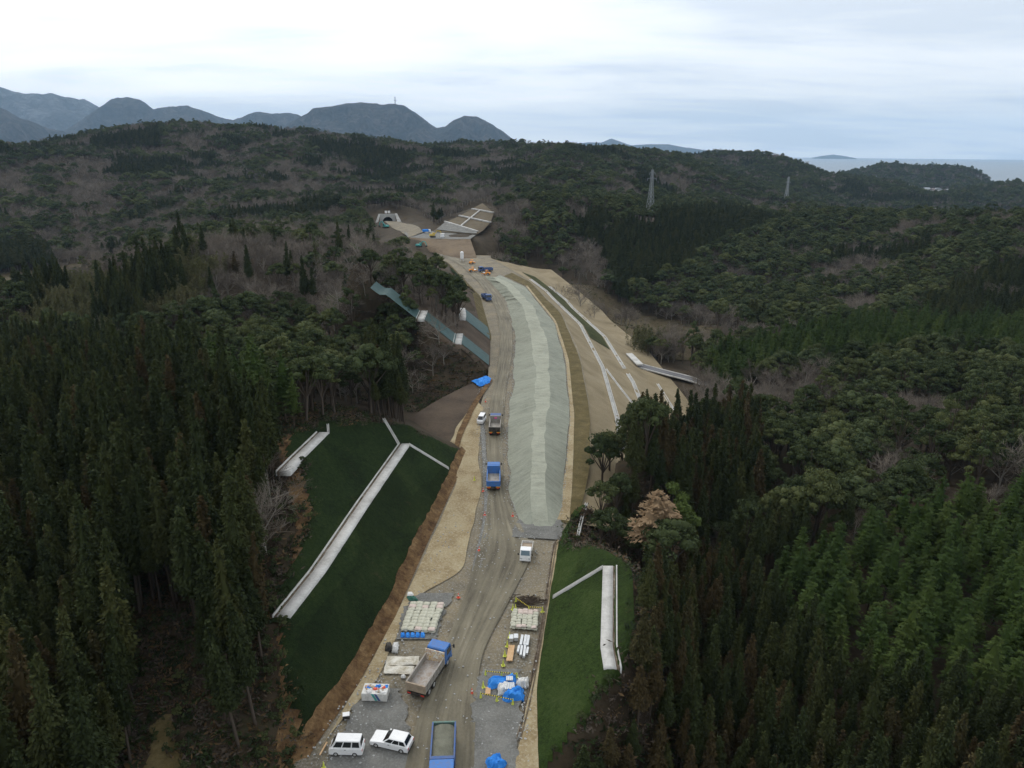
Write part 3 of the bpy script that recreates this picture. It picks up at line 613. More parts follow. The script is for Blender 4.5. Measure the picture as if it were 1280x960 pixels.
cutm = ground_mat('cut_soil', [(0.065, 0.045, 0.028), (0.10, 0.078, 0.05), (0.13, 0.108, 0.072), (0.17, 0.095, 0.042)], 0.035, 0.6, 0.6)
sheet('terraced_cutting', G, cutm, 'brown terraced cutting with white drain lines beside the tunnel')
for a, b, lb in (((590, 262.5), (617, 267.3), 'topmost white drain line of the far terraced cutting'), ((574, 271), (613.5, 279.6), 'middle white drain line of the far terraced cutting'), ((556, 278.5), (597, 291), 'lowest white drain line of the far terraced cutting'), ((600, 264.5), (576, 284), 'white chute crossing the lines of the far terraced cutting')):
    p, q = onslope(*a, 1.0), onslope(*b, 1.0); m = MB(); nseg = 10
    for k in range(nseg): m.bar(p+(q-p)*k/nseg, p+(q-p)*(k+1)/nseg, 1.5 if 'chute' not in lb else 0.9, 0.8)
    tag(m.build('slope_drain', M['concrete']), lb, 'drain')
# valley fields
for nm, poly, mt, lb in (('valley_field', [(-40, 372), (0, 352), (60, 338), (150, 326), (190, 330), (120, 350), (50, 366), (0, 380)], 'meadow', 'pale grass field in the far valley behind the left wood'),):
    pass
def ground_patch(name, x0, x1, y0, y1, step, fn, mat, label, lift=0.25):
    xs = np.arange(x0, x1, step); yy = np.arange(y0, y1, step); Xg, Yg = np.meshgrid(xs, yy); k = fn(Xg, Yg); Zg = T(Xg, Yg)
    return sheet(name, np.stack([Xg, Yg, Zg+lift], -1), mat, label, keep=k & (cap(Xg, Yg) > 900))
def pixel_in(poly): 
    def f(x, y):
        u, v, d = proj(x, y, T(x, y)); return inpoly(u, v, poly)
    return f
FIELD = [(-60, 390), (-60, 352), (60, 336), (150, 322), (200, 326), (120, 352), (50, 372)]
VALLEY = [(676, 352), (700, 350), (735, 352), (760, 372), (800, 395), (850, 405), (930, 420), (905, 452), (860, 456), (800, 440), (770, 425), (720, 395), (690, 372)]
BROWN = [(640, 336), (676, 338), (700, 345), (712, 372), (690, 372), (664, 352)]
def bare_patch(name, x0, x1, y0, y1, step, poly, mat, label, lift=0.12):
    xs = np.arange(x0, x1, step); yy = np.arange(y0, y1, step); Xg, Yg = np.meshgrid(xs, yy); Zg = T(Xg, Yg)
    u, v, d = proj(Xg, Yg, Zg); u = u+14*(fbm(Xg/1.5, Yg/1.5, 3)-0.5); v = v+14*(fbm(Xg/1.5+9, Yg/1.5, 3)-0.5)
    return sheet(name, np.stack([Xg, Yg, Zg+lift], -1), mat, label, keep=inpoly(u, v, poly))
bare_patch('footpath', -52, -28, 46, 78, 0.2, [(176, 1000), (190, 925), (202, 893), (212, 893), (222, 930), (236, 1000)], M['drybank'], 'tan dirt path in the clearing between tall cedars')
bare_patch('bare_soil', -46, -16, 50, 130, 0.3, [(345, 550), (385, 538), (400, 640), (386, 700), (364, 770), (390, 935), (385, 965), (348, 970), (352, 880), (350, 800), (362, 730), (372, 660)], M['bank'], 'brown bare soil margin between the dark turf and the cedars', 0.14)
ground_patch('valley_field', -420, -150, 300, 520, 5, pixel_in(FIELD), M['meadow'], 'pale dry grass field in the valley behind the left wood')
ground_patch('valley_floor', 20, 150, 270, 440, 3, pixel_in(VALLEY), M['meadow'], 'dry straw-coloured valley floor beyond the fill slope')
ground_patch('bare_soil', 5, 60, 330, 460, 3, pixel_in(BROWN), M['mud'], 'bare brown slope at the far end of the drains')

# ------------------------------------------------------------------ trees: shapes
def quads(cen, nrm, size, elong=1.0, droop=None, r=rng):
    """one small leaf-sized face at each centre"""
    cen = np.asarray(cen, float); n = len(cen); nrm = nrm/np.maximum(np.linalg.norm(nrm, axis=1, keepdims=True), 1e-6)
    t = r.normal(size=(n, 3)) if droop is None else droop+0.25*r.normal(size=(n, 3))
    t -= nrm*(t*nrm).sum(1, keepdims=True); t /= np.maximum(np.linalg.norm(t, axis=1, keepdims=True), 1e-6)
    b = np.cross(nrm, t); s = np.asarray(size)*np.ones(n); t = t*(s*elong)[:, None]/2; b = b*s[:, None]/2
    V = np.stack([cen-t, cen+b*0.9, cen+t, cen-b*0.9], 1)          # a pointed diamond
    return V.reshape(-1, 3), np.arange(n*4).reshape(n, 4)
def joinq(parts):
    V = []; Fc = []; b = 0
    for v, f in parts: V.append(v); Fc.append(np.asarray(f)+b); b += len(v)
    return np.vstack(V), np.vstack(Fc)
def limb(a, b, r0, r1, n=5):
    m = MB(); m.tube(a, b, r0, r1, n, False); return np.array([tuple(v) for v in m.V]), np.array(m.F)
def core(prof, n=9, r=rng):
    V = []; 
    for z, q in prof:
        for k in range(n):
            t = 2*math.pi*k/n; w = q*(0.75+0.4*r.random()); V.append((w*math.cos(t), w*math.sin(t), z))
    Fc = []
    for i in range(len(prof)-1):
        for k in range(n): Fc.append((i*n+k, i*n+(k+1) % n, (i+1)*n+(k+1) % n, (i+1)*n+k))
    return np.array(V), np.array(Fc)
def make_cedar(seed, Ht=17.0, cb=0.42, R=1.75, tufts=130, per=24):
    r = np.random.default_rng(seed); z0 = Ht*cb; L = Ht-z0
    prof = lambda t: R*np.minimum(1, 0.5+t*4.0)*(1-t)**0.92
    t = 1-np.sqrt(r.random(tufts)) ; t = np.concatenate([t*0.97, np.linspace(0.75, 0.99, 10)])
    az = r.random(len(t))*2*np.pi; rad = prof(t)*(0.72+0.36*r.random(len(t)))
    c = np.stack([rad*np.cos(az), rad*np.sin(az), z0+t*L-0.25*rad], -1)
    sz = np.clip(0.26+0.36*prof(t)/R, 0.2, 0.7)
    P_ = c[:, None]+r.normal(size=(len(t), per, 3))*sz[:, None, None]*np.array([0.5, 0.5, 0.62])
    out = np.stack([np.cos(az), np.sin(az), 0.55+0*az], -1)[:, None]+0.75*r.normal(size=(len(t), per, 3))
    dr = np.stack([np.cos(az), np.sin(az), 0*az-0.2], -1)[:, None]+0*P_
    lf = quads(P_.reshape(-1, 3), out.reshape(-1, 3), 0.16+0.16*r.random(P_.shape[0]*per), 1.9, dr.reshape(-1, 3), r)
    co_ = core([(z0+0.2, 0.25*R), (z0+0.12*L, 0.62*R), (z0+0.4*L, 0.42*R), (z0+0.75*L, 0.16*R), (z0+0.97*L, 0.02)], r=r)
    lean = r.normal(size=2)*0.15
    tk = joinq([limb((0, 0, -1.0), (lean[0], lean[1], Ht*0.5), 0.20, 0.14, 7), limb((lean[0], lean[1], Ht*0.5), (0, 0, Ht*0.93), 0.14, 0.04, 6)]+
               [limb((0, 0, z0-0.4-2.6*q), (0.9*math.cos(a), 0.9*math.sin(a), z0-0.7-2.6*q), 0.03, 0.012, 3) for q, a in zip(r.random(7), r.random(7)*6.28)])
    return joinq([lf, co_]), tk
def make_hinoki(seed, Ht=14.0, R=2.6, cb=0.3):
    r = np.random.default_rng(seed); z0 = Ht*cb; L = Ht-z0; parts = []; nb = 120
    for i in range(nb):
        t = 1-math.sqrt(r.random()); t = min(t, 0.985) if i > 6 else 0.9+0.014*i; a = r.random()*2*np.pi; rl = R*(1-t)**0.62*(0.75+0.4*r.random())+0.15
        d = np.array([math.cos(a), math.sin(a), 0.30-0.25*r.random()]); s_ = np.array([-math.sin(a), math.cos(a), 0]); base = np.array([0, 0, z0+t*L])
        k = 17; q = 0.35+0.65*r.random(k); side = np.where(np.arange(k) % 2, 1, -1)*(0.05+0.42*r.random(k))*(1.25-q)*min(rl, 1.6)
        c = base+d*rl*q[:, None]+s_*side[:, None]; c[:, 2] -= 0.22*(q*rl)**1.5*0.35+0.10*np.abs(side)
        nn = np.array([0, 0, 1.0])+0.35*d*0+0.35*r.normal(size=(k, 3)); dr = d+s_*np.sign(side)[:, None]*0.7-np.array([0, 0, 0.5])
        parts.append(quads(c, nn, 0.17+0.15*r.random(k), 2.7, dr, r))
    parts.append(core([(z0+0.3, 0.25*R), (z0+0.15*L, 0.5*R), (z0+0.5*L, 0.36*R), (z0+0.9*L, 0.06*R)], r=r))
    return joinq(parts), joinq([limb((0, 0, -1), (0, 0, Ht*0.9), 0.19, 0.03, 7)])
def make_oak(seed, Ht=10.5, R=4.6, puffs=20, per=150, leaf=0.30):
    r = np.random.default_rng(seed); parts = []; tk = [limb((0, 0, -1.0), (0.15, 0.1, Ht*0.42), 0.26, 0.2, 7)]; cb = Ht*0.5
    for i in range(puffs):
        a = 2.399*i+0.5*r.random(); q = math.sqrt((i+0.4)/puffs)*R*(0.78+0.2*r.random()); pz = cb+(Ht-cb)*(0.92-0.72*(q/R)**2)*(0.78+0.3*r.random())
        el_ = 0.75+0.25*((seed*7) % 5)/4; c = np.array([q*math.cos(a)*el_, q*math.sin(a)/el_, pz+0.35*r.normal()]); pr = (0.95+0.9*r.random()**2)*(R/4.2)
        n = r.normal(size=(per, 3)); n[:, 2] = np.abs(n[:, 2])*0.9-0.22; n /= np.linalg.norm(n, axis=1, keepdims=True)
        p = c+n*pr*(0.80+0.28*r.random((per, 1)))*np.array([1, 1, 0.72])
        parts.append(quads(p, n+0.55*r.normal(size=n.shape), leaf*(0.7+0.6*r.random(per)), 1.5, None, r))
        v, f = core([(pz-0.35*pr, 0.2*pr), (pz-0.1*pr, 0.72*pr), (pz+0.25*pr, 0.66*pr), (pz+0.55*pr, 0.2*pr)], 7, r); v[:, :2] += c[:2]; parts.append((v, f))
        if i % 2 == 0: tk.append(limb((0.15, 0.1, Ht*(0.3+0.1*r.random())), tuple(c-[0, 0, 0.4*pr]), 0.13, 0.05, 4))
    return joinq(parts), joinq(tk)
def make_bare(seed, Ht=11.0, lv=4):
    r = np.random.default_rng(seed); br = []; tw = []
    def grow(p, d, L, rad, k):
        d = d/np.linalg.norm(d); e = p+d*L
        if k <= 1: br.append(limb(tuple(p), tuple(e), rad, rad*0.62, 5))
        else:
            nn = np.cross(d, r.normal(size=3)); nn /= np.linalg.norm(nn); w = max(rad, 0.021)
            tw.append((np.array([p-nn*w, p+nn*w, e+nn*w*0.55, e-nn*w*0.55]), np.array([[0, 1, 2, 3]])))
        if k == lv: return
        m = (5, 5, 5, 5)[k]
        for i in range(m):
            q = 0.45+0.55*(i+r.random())/m; sp = (0.75, 0.75, 0.7, 0.6)[k]
            nd = d+sp*r.normal(size=3); nd[2] = nd[2]*0.7+0.42
            grow(p+d*L*q, nd, L*(0.62+0.16*r.random()), rad*0.52, k+1)
    grow(np.array([0, 0, -0.8]), np.array([0.06*r.normal(), 0.06*r.normal(), 1]), Ht*0.40, 0.17, 0)
    return joinq(tw), joinq(br)
def make_bamboo(seed, Ht=10.0):
    r = np.random.default_rng(seed); parts = []; tk = []
    for c in range(6):
        b = r.normal(size=2)*1.0; a = r.random()*6.28; h = Ht*(0.8+0.3*r.random()); dr = np.array([math.cos(a), math.sin(a)])*1.6
        tk.append(limb((b[0], b[1], -0.5), (b[0]+dr[0]*0.25, b[1]+dr[1]*0.25, h*0.7), 0.05, 0.03, 4))
        q = 0.28+0.72*r.random(190); s_ = (0.25+0.75*np.sin(np.pi*np.clip(q, 0.05, 0.97)))*0.75
        p = np.stack([b[0]+dr[0]*q**3, b[1]+dr[1]*q**3, h*(q-0.06*q**4)], -1)+r.normal(size=(190, 3))*s_[:, None]*np.array([0.62, 0.62, 0.4])
        parts.append(quads(p, r.normal(size=(190, 3))+[0, 0, 0.8], 0.16+0.14*r.random(190), 2.6, None, r))
    return joinq(parts), joinq(tk)
PROTO = {}
def reg(kind, shapes, crown_mat, bark, cname):
    lst = []
    for i, (cr_s, tk_s) in enumerate(shapes):
        crown = meshdata(cname, *cr_s, crown_mat); trunk = meshdata('trunk', *tk_s, bark)
        V, Fq = joinq([cr_s, tk_s]); mi = np.concatenate([np.zeros(len(cr_s[1])), np.ones(len(tk_s[1]))])
        lst.append((crown, trunk, meshdata(kind+'_whole', V, Fq, [crown_mat, bark], mi)))
    PROTO[kind] = lst
ced = [make_cedar(10+i, 15+1.3*(i % 4), 0.36+0.05*(i % 3), 1.22+0.14*(i % 4)) for i in range(8)]
reg('cedar', ced, M['cedar'], M['bark'], 'crown'); reg('brown_cedar', ced[:5], M['cedar_brown'], M['bark'], 'crown')
reg('cypress', [make_hinoki(30+i, 13+i*0.6, 2.4+0.15*i) for i in range(5)], M['hinoki'], M['bark'], 'crown')
reg('oak', [make_oak(50+i, 9.0+0.8*i, (2.9, 3.4, 2.6, 3.8, 3.1, 2.4)[i], (14, 18, 12, 20, 16, 11)[i], 130, 0.26) for i in range(6)], M['oak'], M['bark'], 'crown')
reg('bare_tree', [make_bare(70+i, 10.5+0.7*i) for i in range(5)], M['twig'], M['bark_pale'], 'twigs')
reg('bamboo', [make_bamboo(90+i, 9.0+i) for i in range(3)], M['bamboo'], M['bark_pale'], 'leaves')
reg('shrub', [make_oak(110+i, 2.4, 1.5, 7, 70, 0.2) for i in range(3)], M['oak'], M['bark'], 'crown')

# ------------------------------------------------------------------ trees: where they stand
SP = {'cedar': 2.25, 'brown_cedar': 2.25, 'cypress': 3.5, 'oak': 4.7, 'bare_tree': 5.4, 'bamboo': 3.6}
HT = {'cedar': 17, 'brown_cedar': 17, 'cypress': 14, 'oak': 11, 'bare_tree': 12, 'bamboo': 10, 'shrub': 2.4}
PO = {}
PO['cedL'] = [(-200, 400), (0, 398), (120, 405), (240, 420), (330, 440), (400, 432), (525, 425), (550, 540), (420, 560), (350, 640), (372, 1100), (-200, 1100)]
PO['hinL'] = [(250, 430), (400, 470), (400, 505), (330, 510), (260, 475)]
PO['bareR1'] = [(190, 292), (300, 270), (480, 280), (545, 345), (545, 400), (440, 372), (330, 392), (240, 372)]
PO['bambL'] = [(40, 348), (140, 330), (240, 300), (275, 315), (250, 365), (150, 400), (30, 398)]
PO['cedR'] = [(680, 1100), (690, 940), (770, 850), (820, 720), (860, 640), (1000, 640), (955, 690), (955, 745), (1050, 800), (1150, 830), (1400, 850), (1400, 1100)]
PO['cedR2'] = [(765, 520), (850, 492), (945, 480), (960, 570), (900, 612), (850, 600), (790, 590)]
PO['hinR'] = [(955, 720), (960, 680), (1020, 635), (1130, 610), (1400, 560), (1400, 850), (1150, 830), (1050, 800)]
PO['hinR2'] = [(880, 440), (1000, 405), (1100, 390), (1400, 400), (1400, 450), (1180, 425), (1000, 440), (900, 465)]
PO['bareR2'] = [(830, 470), (880, 450), (960, 420), (1060, 440), (1000, 495), (840, 505)]
PO['cedF1'] = [(1150, 352), (1400, 335), (1400, 412), (1160, 402)]
PO['cedF2'] = [(770, 262), (900, 248), (985, 262), (900, 285), (850, 320), (770, 345), (755, 300)]
PO['cedF3'] = [(-100, 300), (50, 285), (80, 330), (-100, 345)]
PO['cedF4'] = [(110, 165), (200, 150), (200, 172), (120, 182)]
PO['cedF5'] = [(380, 165), (520, 182), (500, 200), (400, 185)]
PO['bambR'] = [(800, 400), (840, 402), (838, 452), (795, 440)]
KEEP = [  # ground that no crown hides in the picture
    [(335, 548), (372, 530), (560, 528), (600, 480), (614, 400), (640, 400), (735, 400), (740, 505), (718, 560), (724, 630), (735, 672), (788, 702), (794, 760), (780, 838), (730, 900), (690, 958), (640, 1000), (380, 1000), (352, 930), (345, 800), (352, 700), (378, 640)],
    [(540, 300), (600, 300), (620, 340), (690, 350), (705, 372), (780, 420), (840, 458), (850, 480), (760, 505), (740, 500), (640, 480), (612, 470), (612, 400), (570, 345), (540, 320)],
    [(462, 262), (512, 262), (545, 284), (600, 250), (621, 262), (600, 318), (540, 322), (505, 296), (470, 292)],
    [(160, 1100), (175, 870), (160, 800), (215, 770), (250, 860), (262, 1100)],
    [(335, 560), (360, 560), (360, 690), (335, 760)]]
KEEPF = [([(798, 608), (856, 606), (856, 672), (796, 672)], 101.0), ([(804, 214), (820, 214), (824, 262), (800, 262)], 655.0), ([(976, 222), (988, 222), (988, 250), (975, 250)], 1050.0)]
BLD = [(455, 262), (520, 262), (545, 282), (600, 250), (622, 262), (604, 300), (600, 325), (520, 318), (500, 290), (462, 290)]
def species(x, y, zg):
    u, v, dep = proj(x, y, zg+10)
    n1 = fbm(x/26+3, y/26, 3); n2 = fbm(x/60+40, y/60+8, 3); n3 = np.random.default_rng(int(abs(x[0])*1000) % 9973).random(len(x)) if len(x) else np.zeros(0)
    r = np.hypot(x, y); left = x < 0.02*y
    bare_bias = np.where(left & (r > 330), 0.06, np.where(r > 330, -0.02, -0.10))
    s = np.where(n1+bare_bias+0.22*(n3-0.5) > 0.51, 'bare_tree', 'oak').astype('U12')
    s = np.where((n2 > 0.66) & (r > 330), 'cedar', s)
    s = np.where((n2 < 0.40) & (x > 0), 'oak', s)
    u2, v2, _ = proj(x, y, zg+15.5)
    ind = lambda k: inpoly(u2, v2, PO[k]) if k.startswith('ced') else inpoly(u, v, PO[k])
    s = np.where(ind('bareR1'), np.where(n3 > 0.985, 'cedar', np.where(n1+0.25*(n3-0.5) > 0.42, 'bare_tree', 'oak')), s)
    s = np.where(ind('bambL'), np.where(n1 > 0.42, 'bamboo', 'cedar'), s)
    s = np.where(ind('bambR'), 'bamboo', s)
    s = np.where(ind('bareR2'), np.where(n1 > 0.40, 'bare_tree', 'oak'), s)
    for k in ('cedF1', 'cedF2', 'cedF3', 'cedF4', 'cedF5'): s = np.where(ind(k), 'cedar', s)
    s = np.where(ind('cedL'), np.where((n1 < 0.33) & (v < 560), 'oak', np.where(n3 > 0.9, 'brown_cedar', 'cedar')), s)
    s = np.where((x > 0) & (y < 88) & (x-rx(y) < 24), np.where(n3 > 0.6, 'brown_cedar', 'cedar'), s)
    s = np.where(inpoly(u, v, [(850, 690), (960, 640), (1400, 560), (1400, 1100), (760, 1100)]) & (s == 'oak'), 'cedar', s)
    s = np.where(ind('hinL'), 'cypress', s)
    s = np.where(ind('hinR2'), 'cypress', s)
    s = np.where(ind('cedR2'), np.where(n3 > 0.6, 'brown_cedar', 'cedar'), s)
    s = np.where(ind('cedR'), np.where(n3+0.6*(n1-0.5) > 0.6, 'brown_cedar', 'cedar'), s)
    s = np.where(ind('hinR'), 'cypress', s)
    return s
NOPIX = [  # cleared ground seen in the picture (where a trunk would stand)
    [(330, 545), (385, 540), (400, 640), (385, 700), (362, 770), (388, 935), (410, 1000), (410, 1150), (320, 1150), (325, 900), (330, 800), (338, 700), (345, 620)],
    [(150, 1150), (172, 870), (150, 800), (190, 765), (240, 770), (262, 850), (330, 880), (345, 1150)],
    [(500, 500), (545, 480), (612, 440), (612, 480), (575, 580), (510, 545)],
    FIELD, VALLEY, BROWN, BLD,
    [(745, 430), (800, 440), (880, 468), (870, 490), (790, 470)],
    [(700, 660), (735, 668), (775, 694), (796, 715), (796, 765), (775, 840), (735, 885), (690, 950), (680, 960)],
    [(640, 450), (830, 450), (850, 500), (720, 500)]]
def sizef(x, y):          # younger, lower trees next to the brighter turf bank
    return np.where((np.asarray(x) > 0) & (np.asarray(y) < 118), np.interp(x-rx(y), [6, 20], [0.46, 0.76]), 1.0)
def clear(x, y, zg, pad, crown=0):
    dl = lx(y)-x; dr = x-rx(y); ok = np.ones(len(x), bool)
    u, v, d = proj(x, y, zg)
    for p in NOPIX: ok &= ~inpoly(u, v, p)
    if not np.isscalar(crown) or crown:
        for f_, o_ in ((1.0, 0), (0.72, -0.8), (0.72, 0.8), (0.5, 0)):
            u, v, d = proj(x+o_*pad, y, zg+crown*f_)
            for p in KEEP: ok &= ~inpoly(u, v, p)
            for p, ym in KEEPF: ok &= ~(inpoly(u, v, p) & (y < ym))
    e = cap(x, y); n = N(x, y)
    incor = (dl < 0) & (dr < 0) & (y < 470)
    ok &= ~incor
    ok &= ~((e < 900) & (e < n+1.0) & (dl > -1) & (dl < np.where(y > 212, 10, 45)) & (y < 470))        # on a cut slope
    ok &= ~((dr > -1) & (dr < 24) & (y < RCUT) & (e < n+0.6))
    ok &= ~((dr > -1) & (dr < dmax(y)+1.5) & (y >= RCUT) & (y < 425))
    ok &= ~((dl > -1) & (dl < 3) & (y < 470))
    # crowns must not overhang the platform
    ok &= ~((dl < pad) & (dl > -1) & (y < 470)) & ~((dr < pad) & (dr > -1) & (y < 470))
    ok &= ~((y > 425) & (y < 500) & (x > -75) & (x < -12))
    return ok
# horizon test on the terrain grid so that hidden valleys are not filled
elev = np.maximum.accumulate(np.where(RR > 40, (Z-H)/RR, -9), axis=1)
def seen(x, y, top):
    a = np.degrees(np.arctan2(x, y)); r = np.hypot(x, y)
    i = np.clip(np.searchsorted(th, a), 1, nt-2); j = np.clip(np.searchsorted(rr, r)-3, 0, nr-1)
    m = np.minimum(np.minimum(elev[i, j], elev[i-1, j]), elev[np.minimum(i+1, nt-1), j])
    return (top-H)/r > m-8.0/r
POS = {k: [] for k in SP}
for kind, sp in SP.items():
    for r0, r1, m in ((30, 330, 1.0), (330, 800, 1.12), (800, 2500, 1.45)):
        s_ = sp*m
        if kind in ('cedar', 'brown_cedar'): s_ *= 1.0 if r0 < 300 else 1.5
        gx = np.arange(-min(r1*0.9, 1800), min(r1*0.9, 1900), s_); gy = np.arange(12, r1, s_*0.9)
        Xg, Yg = np.meshgrid(gx, gy); Xg = Xg+(np.arange(len(gy)) % 2)[:, None]*s_/2
        g = np.random.default_rng(len(kind)*7+int(r0)) if kind not in ('cedar', 'brown_cedar') else np.random.default_rng(int(r0))
        jit = 0.36 if kind != 'brown_cedar' and kind != 'cedar' else 0.30
        x = (Xg+g.normal(size=Xg.shape)*s_*jit*0.6).ravel(); y = (Yg+g.normal(size=Xg.shape)*s_*jit*0.6).ravel()
        r = np.hypot(x, y); a = np.abs(np.degrees(np.arctan2(x, y)))
        k = (r >= r0) & (r < r1) & (a < 43+900/np.maximum(r, 20)); x, y = x[k], y[k]
        z = T(x, y); k = (z > -46) & seen(x, y, z+HT[kind]+2); x, y, z = x[k], y[k], z[k]
        k = clear(x, y, z, 1.8 if kind in ('cedar', 'brown_cedar') else 3.4, HT[kind]*sizef(x, y)); x, y, z = x[k], y[k], z[k]
        if not len(x): continue
        # the species draw is the same for both cedars because both use the same grid
        k = species(x, y, z) == kind
        POS[kind].append(np.stack([x[k], y[k], z[k]], -1))
POS = {k: np.vstack(v) if v else np.zeros((0, 3)) for k, v in POS.items()}
# undergrowth at the edges of the clearings
def edge_shrubs():
    out = []
    for poly, n, zc in ((NOPIX[0], 170, 0), (NOPIX[1], 60, 0), (NOPIX[8], 110, 0), ([(500, 505), (600, 470), (600, 500), (540, 545)], 30, 0), (VALLEY, 150, -15), (BROWN, 40, -8)):
        pu = [p[0] for p in poly]; pv = [p[1] for p in poly]; c = 0
        while c < n:
            u = random.uniform(min(pu), max(pu)); v = random.uniform(min(pv), max(pv)); c += 0.25
            if not inpoly(u, v, poly): continue
            z = zc
            for _ in range(6):
                p = P(u, v, z); z = float(T(p[:1], p[1:2])[0])
            if abs(p[2]-z) > 2: continue
            dl = float(lx(p[1])-p[0]); dr = float(p[0]-rx(p[1])); e = float(cap(p[:1], p[1:2])[0]); nn = float(N(p[:1], p[1:2])[0])
            if (dl < 0.5 and dr < 0.5) or e < nn+0.4 or (0 < dr < 27 and p[1] > RCUT): continue
            out.append((p[0], p[1], z)); c += 1
    return np.array(out)
POS['shrub'] = edge_shrubs()
def extra(kind, spots):
    q = np.array([(x, y) for x, y in spots], float); POS[kind] = np.vstack([POS[kind], np.stack([q[:, 0], q[:, 1], T(q[:, 0], q[:, 1])], -1)])
def cluster(u, v, z, n, sx_, sy_, seed):
    g = random.Random(seed); c = P(u, v, z); return [(c[0]+g.gauss(0, sx_), c[1]+g.gauss(0, sy_)) for _ in range(n)]
extra('bare_tree', cluster(832, 447, -17, 16, 3.5, 6, 1)); extra('oak', cluster(812, 447, -17, 4, 3, 4, 2)); extra('oak', [tuple(P(u, v, 1.5)[:2]) for u, v in ((750, 674), (764, 668))]); extra('bamboo', cluster(806, 436, -16, 12, 3.0, 5, 3))
extra('oak', [tuple(P(u, v, -3)[:2]) for u, v in ((762, 588), (780, 580), (798, 574), (752, 610))])
extra('cedar', [tuple(P(u, v, 3)[:2]) for u, v in ((280, 893), (296, 915), (318, 893), (306, 870), (262, 858), (284, 840), (300, 838), (148, 905), (140, 870), (118, 800), (150, 780), (165, 770), (200, 752), (225, 750))])
extra('bare_tree', cluster(760, 395, -16, 14, 12, 14, 8)); extra('bare_tree', cluster(880, 440, -18, 12, 10, 10, 9))
extra('bare_tree', [tuple(P(u, v, 3)[:2]) for u, v in ((338, 735), (322, 760), (346, 690), (700, 360))])
src = bpy.data.collections.new('tree_shapes')                      # not linked to the scene
SRC = {}
for k, lst in PROTO.items():
    c = bpy.data.collections.new(k+'_shapes'); src.children.link(c); SRC[k] = c
    for i, (a_, b_, w_) in enumerate(lst):
        o = bpy.data.objects.new('%s_shape_%02d' % (k, i), w_); c.objects.link(o)
def size_of(name, pts): return sizef(pts[:, 0], pts[:, 1]) if name == 'forest' else 1.0
def scatter(name, pts, coll, nvar, smin, smax, label, seed=1, zs=0.12, low=1.0):
    n = len(pts)
    if not n: return
    g = np.random.default_rng(seed); me = bpy.data.meshes.new(name); me.vertices.add(n); me.vertices.foreach_set('co', pts.astype(np.float32).ravel())
    s = (smin+(smax-smin)*g.random(n))*size_of(name, pts)
    wd_ = np.clip(0.80/size_of(name, pts), 1, 1.7)*s if name == 'forest' else s
    sc = np.stack([wd_*(1+zs*(g.random(n)-0.5)), wd_*(1+zs*(g.random(n)-0.5)), s*low*(1+2*zs*(g.random(n)-0.5))], -1)
    for nm, ty, da, key in (('rot', 'FLOAT_VECTOR', np.stack([g.normal(size=n)*0.045, g.normal(size=n)*0.045, g.random(n)*6.283], -1), 'vector'), ('scl', 'FLOAT_VECTOR', sc, 'vector'), ('var', 'INT', g.integers(0, nvar, n), 'value')):
        at = me.attributes.new(nm, ty, 'POINT'); at.data.foreach_set(key, np.ascontiguousarray(da, np.float32 if key == 'vector' else np.int32).ravel())
    me.update()
    o = obj(name, me); tag(o, label, kind='stuff')
    ng = bpy.data.node_groups.new(name+'_scatter', 'GeometryNodeTree')
    ng.interface.new_socket('Geometry', in_out='INPUT', socket_type='NodeSocketGeometry'); ng.interface.new_socket('Geometry', in_out='OUTPUT', socket_type='NodeSocketGeometry')
    a = ng.nodes.new; gi = a('NodeGroupInput'); go = a('NodeGroupOutput'); ci = a('GeometryNodeCollectionInfo'); ci.inputs[0].default_value = coll; ci.inputs['Separate Children'].default_value = True; ci.inputs['Reset Children'].default_value = True
    ip = a('GeometryNodeInstanceOnPoints'); ip.inputs['Pick Instance'].default_value = True
    def attr(nm, ty):
        q = a('GeometryNodeInputNamedAttribute'); q.data_type = ty; q.inputs['Name'].default_value = nm; return q.outputs[0]
    l = ng.links.new; l(gi.outputs[0], ip.inputs['Points']); l(ci.outputs[0], ip.inputs['Instance']); l(attr('var', 'INT'), ip.inputs['Instance Index'])
    e2r = a('FunctionNodeEulerToRotation'); l(attr('rot', 'FLOAT_VECTOR'), e2r.inputs[0]); l(e2r.outputs[0], ip.inputs['Rotation']); l(attr('scl', 'FLOAT_VECTOR'), ip.inputs['Scale'])
    l(ip.outputs[0], go.inputs[0])
    md = o.modifiers.new('scatter', 'NODES'); md.node_group = ng
    return o
NAMES = {'cedar': 'cedar_tree', 'brown_cedar': 'cedar_tree', 'cypress': 'cypress_tree', 'oak': 'evergreen_tree', 'bare_tree': 'bare_tree', 'bamboo': 'bamboo_clump', 'shrub': 'shrub'}
CATS = {'cedar': 'cedar', 'brown_cedar': 'cedar', 'cypress': 'cypress', 'oak': 'evergreen tree', 'bare_tree': 'bare tree', 'bamboo': 'bamboo', 'shrub': 'shrub'}
